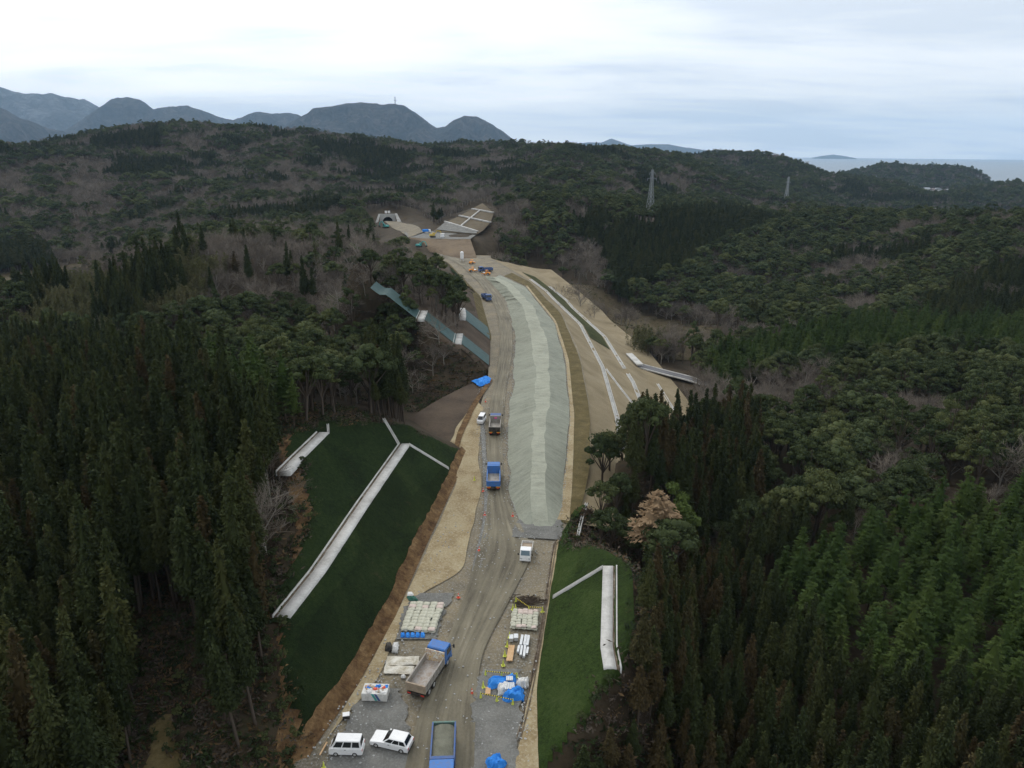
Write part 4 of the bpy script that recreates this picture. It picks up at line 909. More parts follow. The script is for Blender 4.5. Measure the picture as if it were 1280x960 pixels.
def zone(k, p, s):
    x, y = p[0], p[1]; L = x < 0; dl = float(lx(y)-x); dr = float(x-rx(y)); lo, hi = SMIN[k]; big = s > (lo+hi)/2
    u, v, _ = proj(np.array(x), np.array(y), np.array(p[2])); u, v = float(u), float(v)
    if k in ('cedar', 'brown_cedar'):
        a = ('taller ' if big else 'shorter ')+('dark green cedar' if k == 'cedar' else 'bronzed brownish cedar')
        if L: w = 'with bare trunk beside the clearing with the tan path' if y < 82 and dl < 45 else 'at the plantation edge facing the dark turf slope' if dl < 34 and y < 118 else 'just behind the top of the dark turf slope' if y < 165 and dl < 48 else 'deep in the plantation beyond the tan path clearing' if y < 110 else 'in the upper plantation towards the bamboo slope' if y < 200 else 'among bare trees on the spur above the teal sheets'
        else: w = 'at the plantation edge below the brighter turf bank' if dr < 22 and y < 100 else 'in the plantation just below the bright cypress patch' if y < 100 and x > 30 else 'deep in the plantation under the brighter turf bank' if y < 105 else 'in the clump behind the withered orange tree' if y < 175 else 'in the valley wood beyond the fill slope'
        return a+' '+w
    if k == 'cypress': return ('taller' if big else 'shorter')+' bright green cypress '+('in the band above the dark turf slope' if L else 'at the edge of the patch meeting bronzed cedars' if y < 82 else 'in the middle of the patch above bronzed cedars' if y < 110 else 'where the cypress patch meets domed evergreens' if y < 140 else 'on the ridge behind the grey leafless wood')
    if k == 'oak': return ('broad' if big else 'small')+' domed evergreen '+(('on the spur above the teal sheets' if y > 195 and dl < 60 else 'among cedars behind the dark turf slope' if y < 200 else 'below the bare-tree hilltop beside the bamboo') if L else 'beside the fill at the end of the drains' if dr < 26 and y < 190 else 'in the wood just above the cypress patch' if y < 135 else 'in the wood before the grey leafless trees' if y < 190 else 'in the valley wood beyond the fill slope')
    if k == 'bare_tree': return ('larger' if big else 'smaller')+' leafless grey tree '+(('on the spur beside the teal sheets' if dl < 60 and y > 180 else 'at the edge of the dark turf slope' if y < 150 else 'on the hilltop behind the evergreens') if L else 'among domed evergreens above the cypress patch' if y < 150 else 'in the grey wood beside the side road' if y < 240 else 'in the thicket on the dry valley floor')
    if k == 'bamboo': return ('taller' if big else 'shorter')+' yellow-green bamboo clump '+('behind the dark cedar plantation' if L else 'beside the thicket beyond the side road')
    return ('bushy' if big else 'tiny')+' leafy shrub '+(('on the soil margin of the dark turf slope' if dl < 30 else 'in the clearing with the tan path') if L and y < 140 else 'on the dark bare soil shelf by the road' if L else 'below the brighter turf bank' if y < 130 else 'on the dry valley floor beyond the fill')
CAPN = {'cedar': 235, 'brown_cedar': 65, 'cypress': 280, 'oak': 290, 'bare_tree': 290, 'bamboo': 200, 'shrub': 290}
STUFF = {'cedar': 'dark mass of farther cedars on the hills', 'brown_cedar': 'farther bronzed cedars of the plantations', 'cypress': 'farther bright green cypresses on the ridge', 'oak': 'evergreen broadleaf forest covering the hills', 'bare_tree': 'leafless grey-brown forest covering the hills', 'bamboo': 'farther yellow-green bamboo', 'shrub': 'low scrub on cleared ground'}
SMIN = {'cedar': (0.66, 1.1), 'brown_cedar': (0.62, 1.04), 'cypress': (0.62, 1.06), 'oak': (0.72, 1.25), 'bare_tree': (0.7, 1.2), 'bamboo': (0.8, 1.15), 'shrub': (0.14, 0.5)}
for k, pts in POS.items():
    if not len(pts): continue
    u, v, d = proj(pts[:, 0], pts[:, 1], pts[:, 2]+HT[k]*0.75)
    inside = (u > 5) & (u < 1275) & (v < 955); sd = np.where(inside, d, 1e6)
    order = np.argsort(sd); sel = order[:CAPN[k]]; sel = sel[sd[sel] < 1e5]; rest = np.setdiff1d(np.arange(len(pts)), sel)
    far = pts[rest]
    fr_ = np.hypot(far[:, 0], far[:, 1]) if len(far) else np.zeros(0)
    lo, hi = SMIN[k]
    scatter('forest' if k != 'shrub' else 'undergrowth', far[fr_ < 330], SRC[k], len(PROTO[k]), lo, hi, STUFF[k], 5)
    if k != 'shrub': scatter('forest', far[(fr_ >= 330) & (fr_ < 800)], SRC[k], len(PROTO[k]), lo*(1.4 if 'cedar' in k else 1.12), hi*(1.4 if 'cedar' in k else 1.12), STUFF[k].replace('farther', 'middle-distance').replace('covering the hills', 'on the middle hills'), 5, low=0.54 if 'cedar' in k else 0.9)
    if k != 'shrub': scatter('forest', far[fr_ >= 800], SRC[k], len(PROTO[k]), lo*(1.6 if 'cedar' in k else 1.25), hi*(1.6 if 'cedar' in k else 1.25), STUFF[k].replace('farther', 'distant').replace('covering the hills', 'on the far hills'), 6, low=0.45 if 'cedar' in k else 0.85)
    g = random.Random(11)
    for i in sel:
        p = pts[i]; cr_m, tk_m, _ = PROTO[k][g.randrange(len(PROTO[k]))]; lb = ''
        r_ = bpy.data.objects.new(NAMES[k], None); COL.objects.link(r_); s = g.uniform(lo, hi)*(float(sizef(p[0], p[1])) if k != 'shrub' and not (k == 'oak' and p[1] > 85) else 1.0)
        r_.location = p; r_.rotation_euler = (g.gauss(0, 0.035), g.gauss(0, 0.035), g.uniform(0, 6.28)); w_s = s*float(np.clip(0.80/sizef(p[0], p[1]), 1, 1.7)) if k != 'shrub' and not (k == 'oak' and p[1] > 85) else s; r_.scale = (w_s*g.uniform(0.9, 1.1), w_s*g.uniform(0.9, 1.1), s*g.uniform(0.86, 1.14))
        lb = zone(k, p, s); tag(r_, lb, CATS[k], lb+' stand')
        obj(cr_m.name.split('.')[0], cr_m, r_); obj('trunk', tk_m, r_)

# ------------------------------------------------------------------ sea, far mountains
t = NT('sea_water'); co = t.coord('Object', (0.012, 0.03, 1)); n_ = t.noise(1.0, co, 6, 0.6)
t.bump(n_, 0.35, 2.0); M['sea'] = t.fin(t.ramp(n_, [(0.3, (0.035, 0.06, 0.075)), (0.7, (0.05, 0.08, 0.095))]), 0.28, 0.5)
SEA = -50.0
sa = np.radians(np.linspace(-180, 180, 73)); sr2 = np.array([600, 2000, 6000, 15000, 26500])
G = np.array([[(r*math.sin(a), r*math.cos(a), SEA) for r in sr2] for a in sa]); sheet('sea', G, M['sea'], 'pale grey-blue sea reaching the horizon', smooth=False)
def mount_mat(name, a, b, c):
    t = NT(name); co = t.coord(); x = t.noise(0.0035, co, 9, 0.66, 0.8); y = t.noise(0.015, co, 6, 0.7)
    t.bump(t.math('ADD', x, t.math('MULTIPLY', y, 0.5)), 1.0, 140.0)
    return t.fin(t.ramp(t.math('ADD', t.math('MULTIPLY', x, 0.5), t.math('MULTIPLY', y, 0.5)), [(0.38, a), (0.5, b), (0.62, c)]), 0.95, 0.05)
M['mount'] = mount_mat('mountain_wood', (0.008, 0.012, 0.010), (0.030, 0.031, 0.026), (0.095, 0.083, 0.074))  # wood tones with relief shade put into the colour: valleys darker, ridges lighter
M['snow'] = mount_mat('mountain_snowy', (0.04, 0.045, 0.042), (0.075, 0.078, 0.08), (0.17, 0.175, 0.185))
def mountains(sil, dist, depth, mat, label, seed, rough=1.0, name='mountain_range'):
    """a range with ridges running down from a crest whose outline is known"""
    u = np.array([q[0] for q in sil], float); n = max(60, int((u[-1]-u[0])/2.2)); uu = np.linspace(u[0], u[-1], n); vv = np.interp(uu, u, [q[1] for q in sil])
    vv = vv+2.4*rough*(fbm(uu/9.0+seed, uu*0+seed, 4)-0.5)
    az = np.array([math.atan2(*ray(a, b)[:2]) for a, b in zip(uu, vv)]); nd = 44; ss_ = np.linspace(-1, 1, nd)
    top = np.empty(n)
    for i in range(n):
        d = ray(uu[i], vv[i]); top[i] = H+d[2]*dist/np.hypot(d[0], d[1])
    base = -60.0; G = np.empty((n, nd, 3))
    for j, s_ in enumerate(ss_):
        r = dist+s_*depth; x = np.sin(az)*r; y = np.cos(az)*r
        sh = (1-abs(s_))**(0.85 if s_ < 0 else 1.0)
        rid = np.minimum(0.10, 0.5-np.abs(fbm(x/(depth*0.32)+seed, y/(depth*0.6)+seed, 5)-0.5)*2-0.30)*(1.0)
        rel = sh*(top-base)+rid*(top-base)*1.7*rough*min(1, abs(s_)*4)*(1-abs(s_))**0.5
        G[:, j] = np.stack([x, y, base+np.maximum(rel, 0)*np.minimum(1, 1.0)], -1)
    return sheet(name, G, mat, label)
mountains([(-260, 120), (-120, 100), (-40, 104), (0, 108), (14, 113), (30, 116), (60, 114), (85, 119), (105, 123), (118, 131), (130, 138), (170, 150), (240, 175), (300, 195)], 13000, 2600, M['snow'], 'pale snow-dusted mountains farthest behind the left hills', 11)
mountains([(-200, 165), (-60, 150), (0, 134), (30, 148), (60, 160), (110, 168), (160, 190)], 8200, 1700, M['mount'], 'blue-grey wooded mountain shoulder in front of the snowy range', 4)
mountains([(60, 175), (100, 150), (125, 134), (140, 124), (158, 120), (175, 123), (192, 136), (215, 131), (235, 131), (255, 139), (275, 146), (292, 150), (310, 143), (325, 139), (340, 142), (352, 141), (370, 140), (384, 150), (410, 170), (440, 195)], 10000, 2100, M['mount'], 'blue-grey mountain row with a rounded peak behind the left hills', 23)
mountains([(300, 190), (340, 165), (372, 146), (390, 136), (415, 133), (436, 129), (460, 126), (476, 131), (494, 128), (506, 131), (520, 140), (535, 153), (546, 160), (556, 158), (566, 149), (580, 144), (596, 146), (615, 155), (632, 166), (646, 177), (665, 195)], 8000, 1700, M['mount'], 'dark blue twin-humped mountain behind the tunnel hills', 37)
mountains([(640, 194), (690, 182), (715, 179), (735, 177), (752, 177), (764, 173), (776, 177), (790, 181), (812, 180), (836, 180), (855, 184), (880, 187), (905, 190), (940, 194), (960, 197)], 16000, 2600, M['mount'], 'faint blue mountains beyond the sea bay', 51, 0.5)
mountains([(1015, 197), (1030, 194.5), (1042, 193), (1056, 195), (1070, 197.5)], 22000, 1800, M['mount'], 'faint low island on the sea horizon', 61, 0.3, 'island')
# wooded headland by the sea
HD = [(1030, 236), (1052, 222), (1080, 216), (1100, 210), (1118, 209), (1150, 212), (1185, 213), (1210, 216), (1226, 223), (1238, 233), (1252, 246)]
M['headland'] = mount_mat('headland_wood', (0.022, 0.030, 0.016), (0.045, 0.048, 0.028), (0.085, 0.07, 0.055))
hd = mountains(HD, 2900, 420, M['headland'], 'dark wooded headland standing in the sea', 71, 0.8, 'headland')
HD2 = [(1160, 252), (1190, 244), (1215, 240), (1240, 238), (1270, 234), (1300, 236), (1340, 240), (1380, 246)]
mountains(HD2, 2050, 300, M['headland'], 'low brown wooded hill at the shore', 77, 0.8, 'coastal_hill')
def wood_on(o, n, smin, smax, label, seed):
    me = o.data; a = np.empty(len(me.vertices)*3, np.float32); me.vertices.foreach_get('co', a); a = a.reshape(-1, 3); q = np.empty(len(me.polygons)*4, np.int32); me.polygons.foreach_get('vertices', q); q = q.reshape(-1, 4)
    g = np.random.default_rng(seed); i = g.integers(0, len(q), n); w = g.random((n, 2, 1)); p = (a[q[i, 0]]*(1-w[:, 0])+a[q[i, 1]]*w[:, 0])*(1-w[:, 1])+(a[q[i, 3]]*(1-w[:, 0])+a[q[i, 2]]*w[:, 0])*w[:, 1]
    p = p[p[:, 2] > SEA+3]; h_ = len(p)*2//3; scatter('forest', p[:h_], SRC['oak'], len(PROTO['oak']), smin, smax, label+', evergreen', seed); scatter('forest', p[h_:], SRC['bare_tree'], len(PROTO['bare_tree']), smin, smax, label+', leafless', seed+1)
wood_on(hd, 6000, 1.2, 2.2, 'distant wood on the sea headland', 81)
wood_on(bpy.data.objects['coastal_hill'], 5000, 1.1, 1.9, 'distant wood on the low hill at the shore', 83)
# ------------------------------------------------------------------ haze
t = bpy.data.materials.new('haze'); t.use_nodes = True; nt_ = t.node_tree; nt_.nodes.clear()
ho = nt_.nodes.new('ShaderNodeOutputMaterial'); pv = nt_.nodes.new('ShaderNodeVolumePrincipled')
pv.inputs['Color'].default_value = (0.52, 0.75, 1.0, 1); pv.inputs['Density'].default_value = 4.3e-5; pv.inputs['Anisotropy'].default_value = 0.0
nt_.links.new(pv.outputs[0], ho.inputs['Volume'])
m = MB(); m.box(-27000, 27000, -27000, 27000, -180, 1260); tag(m.build('haze', t), 'thin blue haze over the whole landscape', kind='stuff')

# ------------------------------------------------------------------ things on the site
M['blue'] = paint('truck_blue', (0.035, 0.16, 0.46), 0.4, 0.28); M['darkblue'] = paint('truck_dark_blue', (0.03, 0.09, 0.26), 0.4, 0.3)
M['bedgrey'] = paint('bed_grey', (0.30, 0.28, 0.25), 0.5, 0.4); M['bedfloor'] = paint('worn_bed_floor', (0.36, 0.33, 0.30), 0.45, 0.45, (0.22, 0.15, 0.09))
M['rust'] = paint('tan_bed_rim', (0.36, 0.28, 0.20), 0.6, 0.35); M['greenbed'] = paint('bed_green', (0.10, 0.20, 0.17), 0.45, 0.3)
M['white'] = paint('white_car_paint', (0.80, 0.80, 0.79), 0.3, 0.06); M['offwhite'] = paint('off_white', (0.66, 0.65, 0.61), 0.6, 0.2)
M['glass'] = NT('dark_glass').fin((0.012, 0.016, 0.018), 0.08, 0.6); M['glassblue'] = NT('windscreen_glass').fin((0.10, 0.15, 0.18), 0.1, 0.6)
M['tyre'] = paint('tyre_rubber', (0.02, 0.02, 0.02), 0.8, 0.3); M['rim'] = paint('steel_rim', (0.42, 0.42, 0.41), 0.4, 0.3)
M['black'] = paint('black_frame', (0.018, 0.018, 0.018), 0.6, 0.3); M['red'] = paint('lamp_red', (0.55, 0.03, 0.02), 0.3, 0); M['orange'] = paint('machine_orange', (0.80, 0.30, 0.03), 0.45, 0.15)
M['amber'] = paint('amber_strip', (0.8, 0.36, 0.02), 0.4, 0.1); M['yellow'] = paint('machine_yellow', (0.55, 0.40, 0.07), 0.5, 0.3); M['tealp'] = paint('teal_paint', (0.05, 0.32, 0.30), 0.45, 0.15)
M['lime'] = M['lime']; M['limep'] = paint('lime_plastic', (0.62, 0.66, 0.09), 0.45, 0.05); M['redp'] = paint('red_plastic', (0.75, 0.10, 0.05), 0.45, 0.05)
M['bag'] = ground_mat('sandbag_cloth', [(0.34, 0.33, 0.25), (0.52, 0.51, 0.41), (0.66, 0.64, 0.54)], 1.2, 5.0, 0.5); M['bagpink'] = ground_mat('sandbag_cloth_pinkish', [(0.50, 0.40, 0.34), (0.60, 0.50, 0.44), (0.66, 0.60, 0.52)], 1.2, 5.0, 0.5)
M['tarp'] = ground_mat('blue_tarpaulin', [(0.02, 0.13, 0.45), (0.035, 0.22, 0.66), (0.10, 0.35, 0.80)], 1.0, 2.5, 0.8); M['wsheet'] = ground_mat('white_sheet', [(0.50, 0.49, 0.46), (0.68, 0.67, 0.64), (0.80, 0.79, 0.77)], 0.9, 2.5, 0.7)
M['dirtysheet'] = ground_mat('muddy_white_sheet', [(0.24, 0.20, 0.13), (0.46, 0.42, 0.33), (0.64, 0.61, 0.53), (0.70, 0.67, 0.60)], 0.9, 2.5, 0.6)
M['wood'] = ground_mat('timber', [(0.42, 0.26, 0.13), (0.55, 0.36, 0.20), (0.62, 0.44, 0.27)], 0.6, 3, 0.2); M['steel'] = paint('galvanised_steel', (0.58, 0.60, 0.61), 0.35, 0.15, metal=0.35)
M['netgreen'] = paint('dark_green_sheet', (0.012, 0.10, 0.07), 0.6, 0.1); M['load'] = ground_mat('gravel_load', [(0.13, 0.13, 0.10), (0.19, 0.19, 0.145), (0.25, 0.25, 0.195)], 0.8, 9.0, 1.0)
M['brush'] = ground_mat('cut_branches', [(0.03, 0.022, 0.015), (0.06, 0.045, 0.032), (0.10, 0.08, 0.06)], 1.5, 6, 0.6); M['pipe'] = paint('pylon_steel', (0.30, 0.32, 0.33), 0.5, 0.1)
M['pink'] = paint('pink_cloth', (0.75, 0.10, 0.32), 0.6, 0.05)
t = NT('painted_headboard'); v_ = t.n('ShaderNodeTexVoronoi', feature='F1'); v_.inputs['Scale'].default_value = 2.6; t.t.links.new(t.coord(), v_.inputs[0])
M['mural'] = t.fin(t.ramp(t.noise(2.4, t.coord(), 3, 0.6, 0.8), [(0.30, (0.05, 0.22, 0.12)), (0.36, (0.70, 0.66, 0.55)), (0.47, (0.72, 0.69, 0.60)), (0.52, (0.42, 0.17, 0.04)), (0.58, (0.72, 0.68, 0.58)), (0.66, (0.62, 0.40, 0.10))]), 0.5)
def wheel(parent, x, y, r, w, n=16):
    o = empty('wheel'); o.parent = parent; o.location = (x, y, r)
    m = MB(); m.tube((0, -w/2, 0), (0, w/2, 0), r, r, n); m.build('tyre', M['tyre'], o, 0.04)
    s = 1 if y > 0 else -1; m = MB(); m.tube((0, s*w*0.35, 0), (0, s*(w/2+0.015), 0), r*0.58, r*0.5, n); m.build('rim', M['rim'], o)
def patch(name, c, mat, parent, th=0.012):
    """thin panel on four corner points"""
    c = [Vector(q) for q in c]; n = (c[1]-c[0]).cross(c[3]-c[0]).normalized()*th; m = MB(); m.hexa([*(q-n for q in c), *(q+n for q in c)]); return m.build(name, mat, parent)
def lerp2(c, u0, u1, v0, v1):
    a, b, d, e = [Vector(q) for q in c]
    f = lambda u, v: (a*(1-u)+b*u)*(1-v)+(e*(1-u)+d*u)*v
    return [f(u0, v0), f(u1, v0), f(u1, v1), f(u0, v1)]
def dump_truck(loc, rz, label, cabm, bedm, floorm, tailm, load=False, mural=False, amber=False, cloth=False):
    r = empty('dump_truck', loc, rz); tag(r, label, 'dump truck', 'dump trucks on the haul road')
    m = MB(); m.box(-3.5, 3.4, -0.45, 0.45, 0.62, 0.98); m.box(-3.75, -3.6, -1.1, 1.1, 0.5, 0.85); m.box(0.2, 1.5, -1.15, -0.6, 0.5, 0.95); m.box(0.2, 1.5, 0.6, 1.15, 0.5, 0.95); m.box(1.2, 3.5, -1.15, 1.15, 0.62, 0.85); m.build('chassis', M['black'], r)
    cab = MB(); cab.prism([(1.85, 0.75), (3.72, 0.75), (3.78, 1.35), (3.74, 1.75), (3.5, 2.72), (3.25, 2.86), (2.0, 2.86), (1.85, 2.75)], -1.2, 1.2); c = cab.build('cab', cabm, r, 0.06)
    patch('windscreen', lerp2([(3.785, 1.06, 1.68), (3.785, -1.06, 1.68), (3.53, -1.0, 2.66), (3.53, 1.0, 2.66)], 0.02, 0.98, 0.05, 0.95), M['glass'], c)
    for s in (-1, 1):
        patch('side_window', [(2.35, s*1.21, 1.72), (3.5, s*1.21, 1.66), (3.33, s*1.21, 2.5), (2.35, s*1.21, 2.5)], M['glass'], c)
        m = MB(); m.box(3.74, 3.82, s*0.95-0.16, s*0.95+0.16, 0.95, 1.2); m.build('headlamp', M['offwhite'], c)
        m = MB(); m.bar((3.62, s*1.2, 2.2), (3.75, s*1.5, 2.25), 0.05); m.box(3.68, 3.8, s*1.5-0.1, s*1.5+0.1, 1.95, 2.4); m.build('mirror', M['black'], c)
        m = MB(); m.box(-3.72, -3.76, s*0.85-0.22, s*0.85+0.22, 0.62, 0.8); m.build('tail_lamp', M['red'], r)
        m = MB(); m.box(2.0, 3.2, s*0.95-0.25, s*0.95+0.28, 0.9, 1.12, (0.2, 0)); m.build('mudguard', M['black'], r)
    m = MB(); m.box(3.7, 3.86, -1.2, 1.2, 0.5, 0.9); m.build('bumper', cabm, c, 0.03)
    bed = empty('dump_bed'); bed.parent = r
    m = MB(); m.box(-3.6, 1.5, -1.14, 1.14, 1.08, 1.22); m.build('bed_floor', floorm, bed)
    for s in (-1, 1):
        m = MB(); m.box(-3.62, 1.52, s*1.19-0.05, s*1.19+0.05, 1.05, 2.02); m.box(-3.66, 1.56, s*1.19-0.08, s*1.19+0.08, 2.02, 2.12); m.build('bed_side', bedm, bed)
        for k in range(6):
            m = MB(); m.box(-3.2+k*0.85, -3.1+k*0.85, s*1.27-0.03, s*1.27+0.03, 1.1, 2.0); m.build('bed_rib', bedm, bed)
    m = MB(); m.box(1.5, 1.6, -1.24, 1.24, 1.05, 2.75); m.box(1.5, 1.85, -1.2, 1.2, 2.7, 2.8) if not mural else None; m.build('headboard', M['mural'] if mural else bedm, bed)
    m = MB(); m.box(-3.74, -3.64, -1.24, 1.24, 1.02, 2.0); m.box(-3.78, -3.6, -1.26, 1.26, 2.0, 2.1); m.build('tailgate', tailm, bed)
    if amber:
        for s in (-1, 1):
            m = MB(); m.box(-3.80, -3.74, s*0.85-0.4, s*0.85+0.4, 0.86, 1.0); m.build('marker_strip', M['amber'], r)
    if cloth:
        m = MB(); m.box(1.36, 1.5, -0.3, 0.3, 2.2, 2.5); m.build('cloth', M['pink'], r)
    if load:
        n = 24; xs = np.linspace(-3.45, 1.35, n); ys_ = np.linspace(-1.1, 1.1, 14); Xg, Yg = np.meshgrid(xs, ys_, indexing='ij')
        Zg = 1.74+0.26*np.cos(Yg*1.3)+0.22*(fbm(Xg*1.7, Yg*1.7, 3)-0.5)
        o = sheet('gravel_load', np.stack([Xg, Yg, Zg], -1), M['load'], None, kind=None); o.parent = r
    for x, y in ((2.65, 1.0), (2.65, -1.0)): wheel(r, x, y, 0.5, 0.3)
    for x in (-1.35, -2.65):
        for y in (0.95, -0.95): wheel(r, x, y, 0.5, 0.52)
    return r
def hd_(a, b): return math.atan2(b[1]-a[1], b[0]-a[0])
GZ = 0.12
def at(u, v, z=GZ): p = P(u, v, 0); return (float(p[0]), float(p[1]), z)
a, b = P(522, 872), P(552, 826); c = (a+b)/2; dump_truck((c[0], c[1], GZ), hd_(a, b), 'blue-cabbed dump truck with empty tan bed and painted white headboard', M['blue'], M['bedgrey'], M['bedfloor'], M['rust'], mural=True)
a, b = P(556, 925), P(553, 985); c = P(554, 958); dump_truck((c[0], c[1], GZ), hd_(a, b), 'blue dump truck with dark blue bed sides carrying a gravel load', M['blue'], M['darkblue'], M['bedfloor'], M['greenbed'], load=True)
c = P(617, 604); dump_truck((c[0], c[1], GZ), math.radians(91), 'all-blue empty dump truck with amber strips driving beside the mound', M['blue'], M['blue'], M['bedgrey'], M['blue'], amber=True)
c = P(619, 538); dump_truck((c[0], c[1], GZ), math.radians(89), 'blue dump truck with dark grey bed and pink cloth behind its cab', M['darkblue'], M['bedgrey'], M['bedgrey'], M['black'], amber=True, cloth=True)
c = P(608, 375); dump_truck((c[0], c[1], GZ), math.radians(-70), 'small distant blue dump truck coming down the bend of the haul road', M['darkblue'], M['darkblue'], M['bedgrey'], M['darkblue'])
c = P(607, 340); dump_truck((c[0], c[1], GZ), math.radians(200), 'blue dump truck parked beside the orange roller at the far end of the mound', M['darkblue'], M['darkblue'], M['bedgrey'], M['darkblue'])
def car(name, loc, rz, label, L, Wd, hb, ht, hood, rear, scr, bk, grp, wheels_r=0.31, cat='car', zb=0.22):
    """L length, hb belt height, ht roof height, hood/rear: cabin start and end at belt, scr/bk: lean of screen and back"""
    r = empty(name, loc, rz); tag(r, label, cat, grp); w = Wd/2; x0, x1 = -L/2, L/2
    m = MB(); m.prism([(x0+0.05, zb), (x1-0.12, zb), (x1, zb+0.25), (x1-0.06, hb-0.22), (hood, hb), (rear, hb), (x0, hb-0.05), (x0, zb+0.2)], -w, w); body = m.build('body', M['white'], r, 0.06)
    lo = [(rear, -w+0.05, hb), (hood, -w+0.05, hb), (hood, w-0.05, hb), (rear, w-0.05, hb)]; tw = w-0.17; hi = [(rear+bk, -tw, ht), (hood-scr, -tw, ht), (hood-scr, tw, ht), (rear+bk, tw, ht)]
    m = MB(); m.hexa([*[(q[0], q[1], q[2]-0.03) for q in lo], *hi]); m.build('roof_cabin', M['white'], r, 0.05)
    patch('windscreen', lerp2([lo[1], lo[2], hi[2], hi[1]], 0.06, 0.94, 0.1, 0.93), M['glass'], r, 0.02); patch('rear_window', lerp2([lo[3], lo[0], hi[0], hi[3]], 0.08, 0.92, 0.2, 0.9), M['glass'], r, 0.02)
    for f in ([lo[0], lo[1], hi[1], hi[0]], [lo[2], lo[3], hi[3], hi[2]]):
        for a, b in ((0.05, 0.30), (0.34, 0.62), (0.66, 0.93)) if f[0][1] < 0 else ((0.07, 0.34), (0.38, 0.66), (0.70, 0.95)): patch('side_window', lerp2(f, a, b, 0.16, 0.86), M['glass'], r, 0.02)
    for s in (-1, 1):
        m = MB(); m.box(x1-0.16, x1-0.02, s*(w-0.28)-0.16, s*(w-0.28)+0.16, hb-0.42, hb-0.25); m.build('headlamp', M['steel'], r)
        m = MB(); m.box(x0-0.02, x0+0.06, s*(w-0.14)-0.1, s*(w-0.14)+0.1, hb-0.35, hb-0.1); m.build('tail_lamp', M['red'], r)
        m = MB(); m.box(hood-0.35, hood-0.2, s*(w+0.08)-0.08, s*(w+0.08)+0.08, hb+0.02, hb+0.16); m.build('mirror', M['white'], r)
        m = MB(); m.box(-0.1, 0.08, s*(w+0.008)-0.02, s*(w+0.008)+0.02, hb-0.16, hb-0.12); m.build('door_handle', M['black'], r)
    for bx_ in ((x0-0.03, x0+0.1, -w+0.05, w-0.05, zb, zb+0.2), (x1-0.14, x1+0.01, -w+0.08, w-0.08, zb-0.02, zb+0.16)): m = MB(); m.box(*bx_); m.build('bumper', M['black'] if cat == 'car' else M['offwhite'], r, 0.02)
    for x in (x0+0.78, x1-0.75):
        for s in (-1, 1): wheel(r, x, s*(w-0.09), wheels_r, 0.2, 14)
    return r
# wagon: nose towards the turf slope; van likewise
a, b = P(511, 934), P(468, 924); c = P(490, 932); car('station_wagon', (c[0], c[1], GZ), hd_(a, b), 'white station wagon with dark windows parked on grey gravel', 4.4, 1.7, 0.92, 1.46, 0.75, -2.05, 0.75, 0.35, 'white cars on the gravel')
a, b = P(453, 941), P(416, 941); c = P(434, 940); car('minivan', (c[0], c[1], GZ), hd_(a, b)-0.03, 'tall white minivan with upright back parked beside the raw bank', 3.5, 1.48, 1.02, 1.86, 1.55, -1.68, 0.55, 0.12, 'white cars on the gravel', 0.28, 'van')
c = P(602, 528); car('minivan', (c[0], c[1], GZ), math.radians(-100), 'small white van facing down the road beside the haul road', 3.6, 1.5, 1.02, 1.80, 1.5, -1.7, 0.6, 0.12, 'white cars on the gravel', 0.28, 'van')
# small flatbed truck
def flatbed(loc, rz, label):
    r = empty('flatbed_truck', loc, rz); tag(r, label, 'truck')
    m = MB(); m.prism([(0.75, 0.35), (2.3, 0.35), (2.36, 0.7), (2.25, 1.15), (1.85, 1.9), (0.85, 1.95), (0.75, 1.85)], -0.83, 0.83); c = m.build('cab', M['white'], r, 0.06)
    patch('windscreen', lerp2([(2.27, 0.74, 1.14), (2.27, -0.74, 1.14), (1.87, -0.68, 1.86), (1.87, 0.68, 1.86)], 0.02, 0.98, 0.05, 0.95), M['glassblue'], c)
    for s in (-1, 1):
        patch('side_window', [(0.95, s*0.84, 1.15), (2.05, s*0.84, 1.15), (1.75, s*0.84, 1.78), (0.95, s*0.84, 1.78)], M['glass'], c)
        m = MB(); m.bar((2.1, s*0.83, 1.3), (2.2, s*1.05, 1.35), 0.04); m.box(2.14, 2.24, s*1.08-0.1, s*1.08+0.1, 1.2, 1.5); m.build('mirror', M['black'], c)
        m = MB(); m.box(2.3, 2.38, s*0.62-0.14, s*0.62+0.14, 0.62, 0.8); m.build('headlamp', M['steel'], c)
        m = MB(); m.box(-2.3, 0.68, s*0.86-0.03, s*0.86+0.03, 0.72, 1.1); m.build('side_board', M['offwhite'], r)
    m = MB(); m.box(2.3, 2.42, -0.84, 0.84, 0.3, 0.55); m.build('bumper', M['white'], c, 0.03)
    m = MB(); m.box(-2.3, 0.7, -0.84, 0.84, 0.62, 0.72); m.build('bed_floor', M['rust'], r)
    m = MB(); m.box(-2.36, -2.3, -0.89, 0.89, 0.66, 1.1); m.build('tailgate', M['offwhite'], r); m = MB(); m.box(0.68, 0.74, -0.86, 0.86, 0.7, 1.6); m.build('headboard', M['steel'], r)
    m = MB(); m.box(-2.2, 2.2, -0.35, 0.35, 0.38, 0.6); m.build('chassis', M['black'], r)
    for x in (1.75, -1.3):
        for s in (-1, 1): wheel(r, x, s*0.72, 0.31, 0.22, 14)
c = P(658, 694); flatbed((c[0], c[1], GZ), math.radians(-96), 'small white flatbed truck with empty bed on the muddy bend')

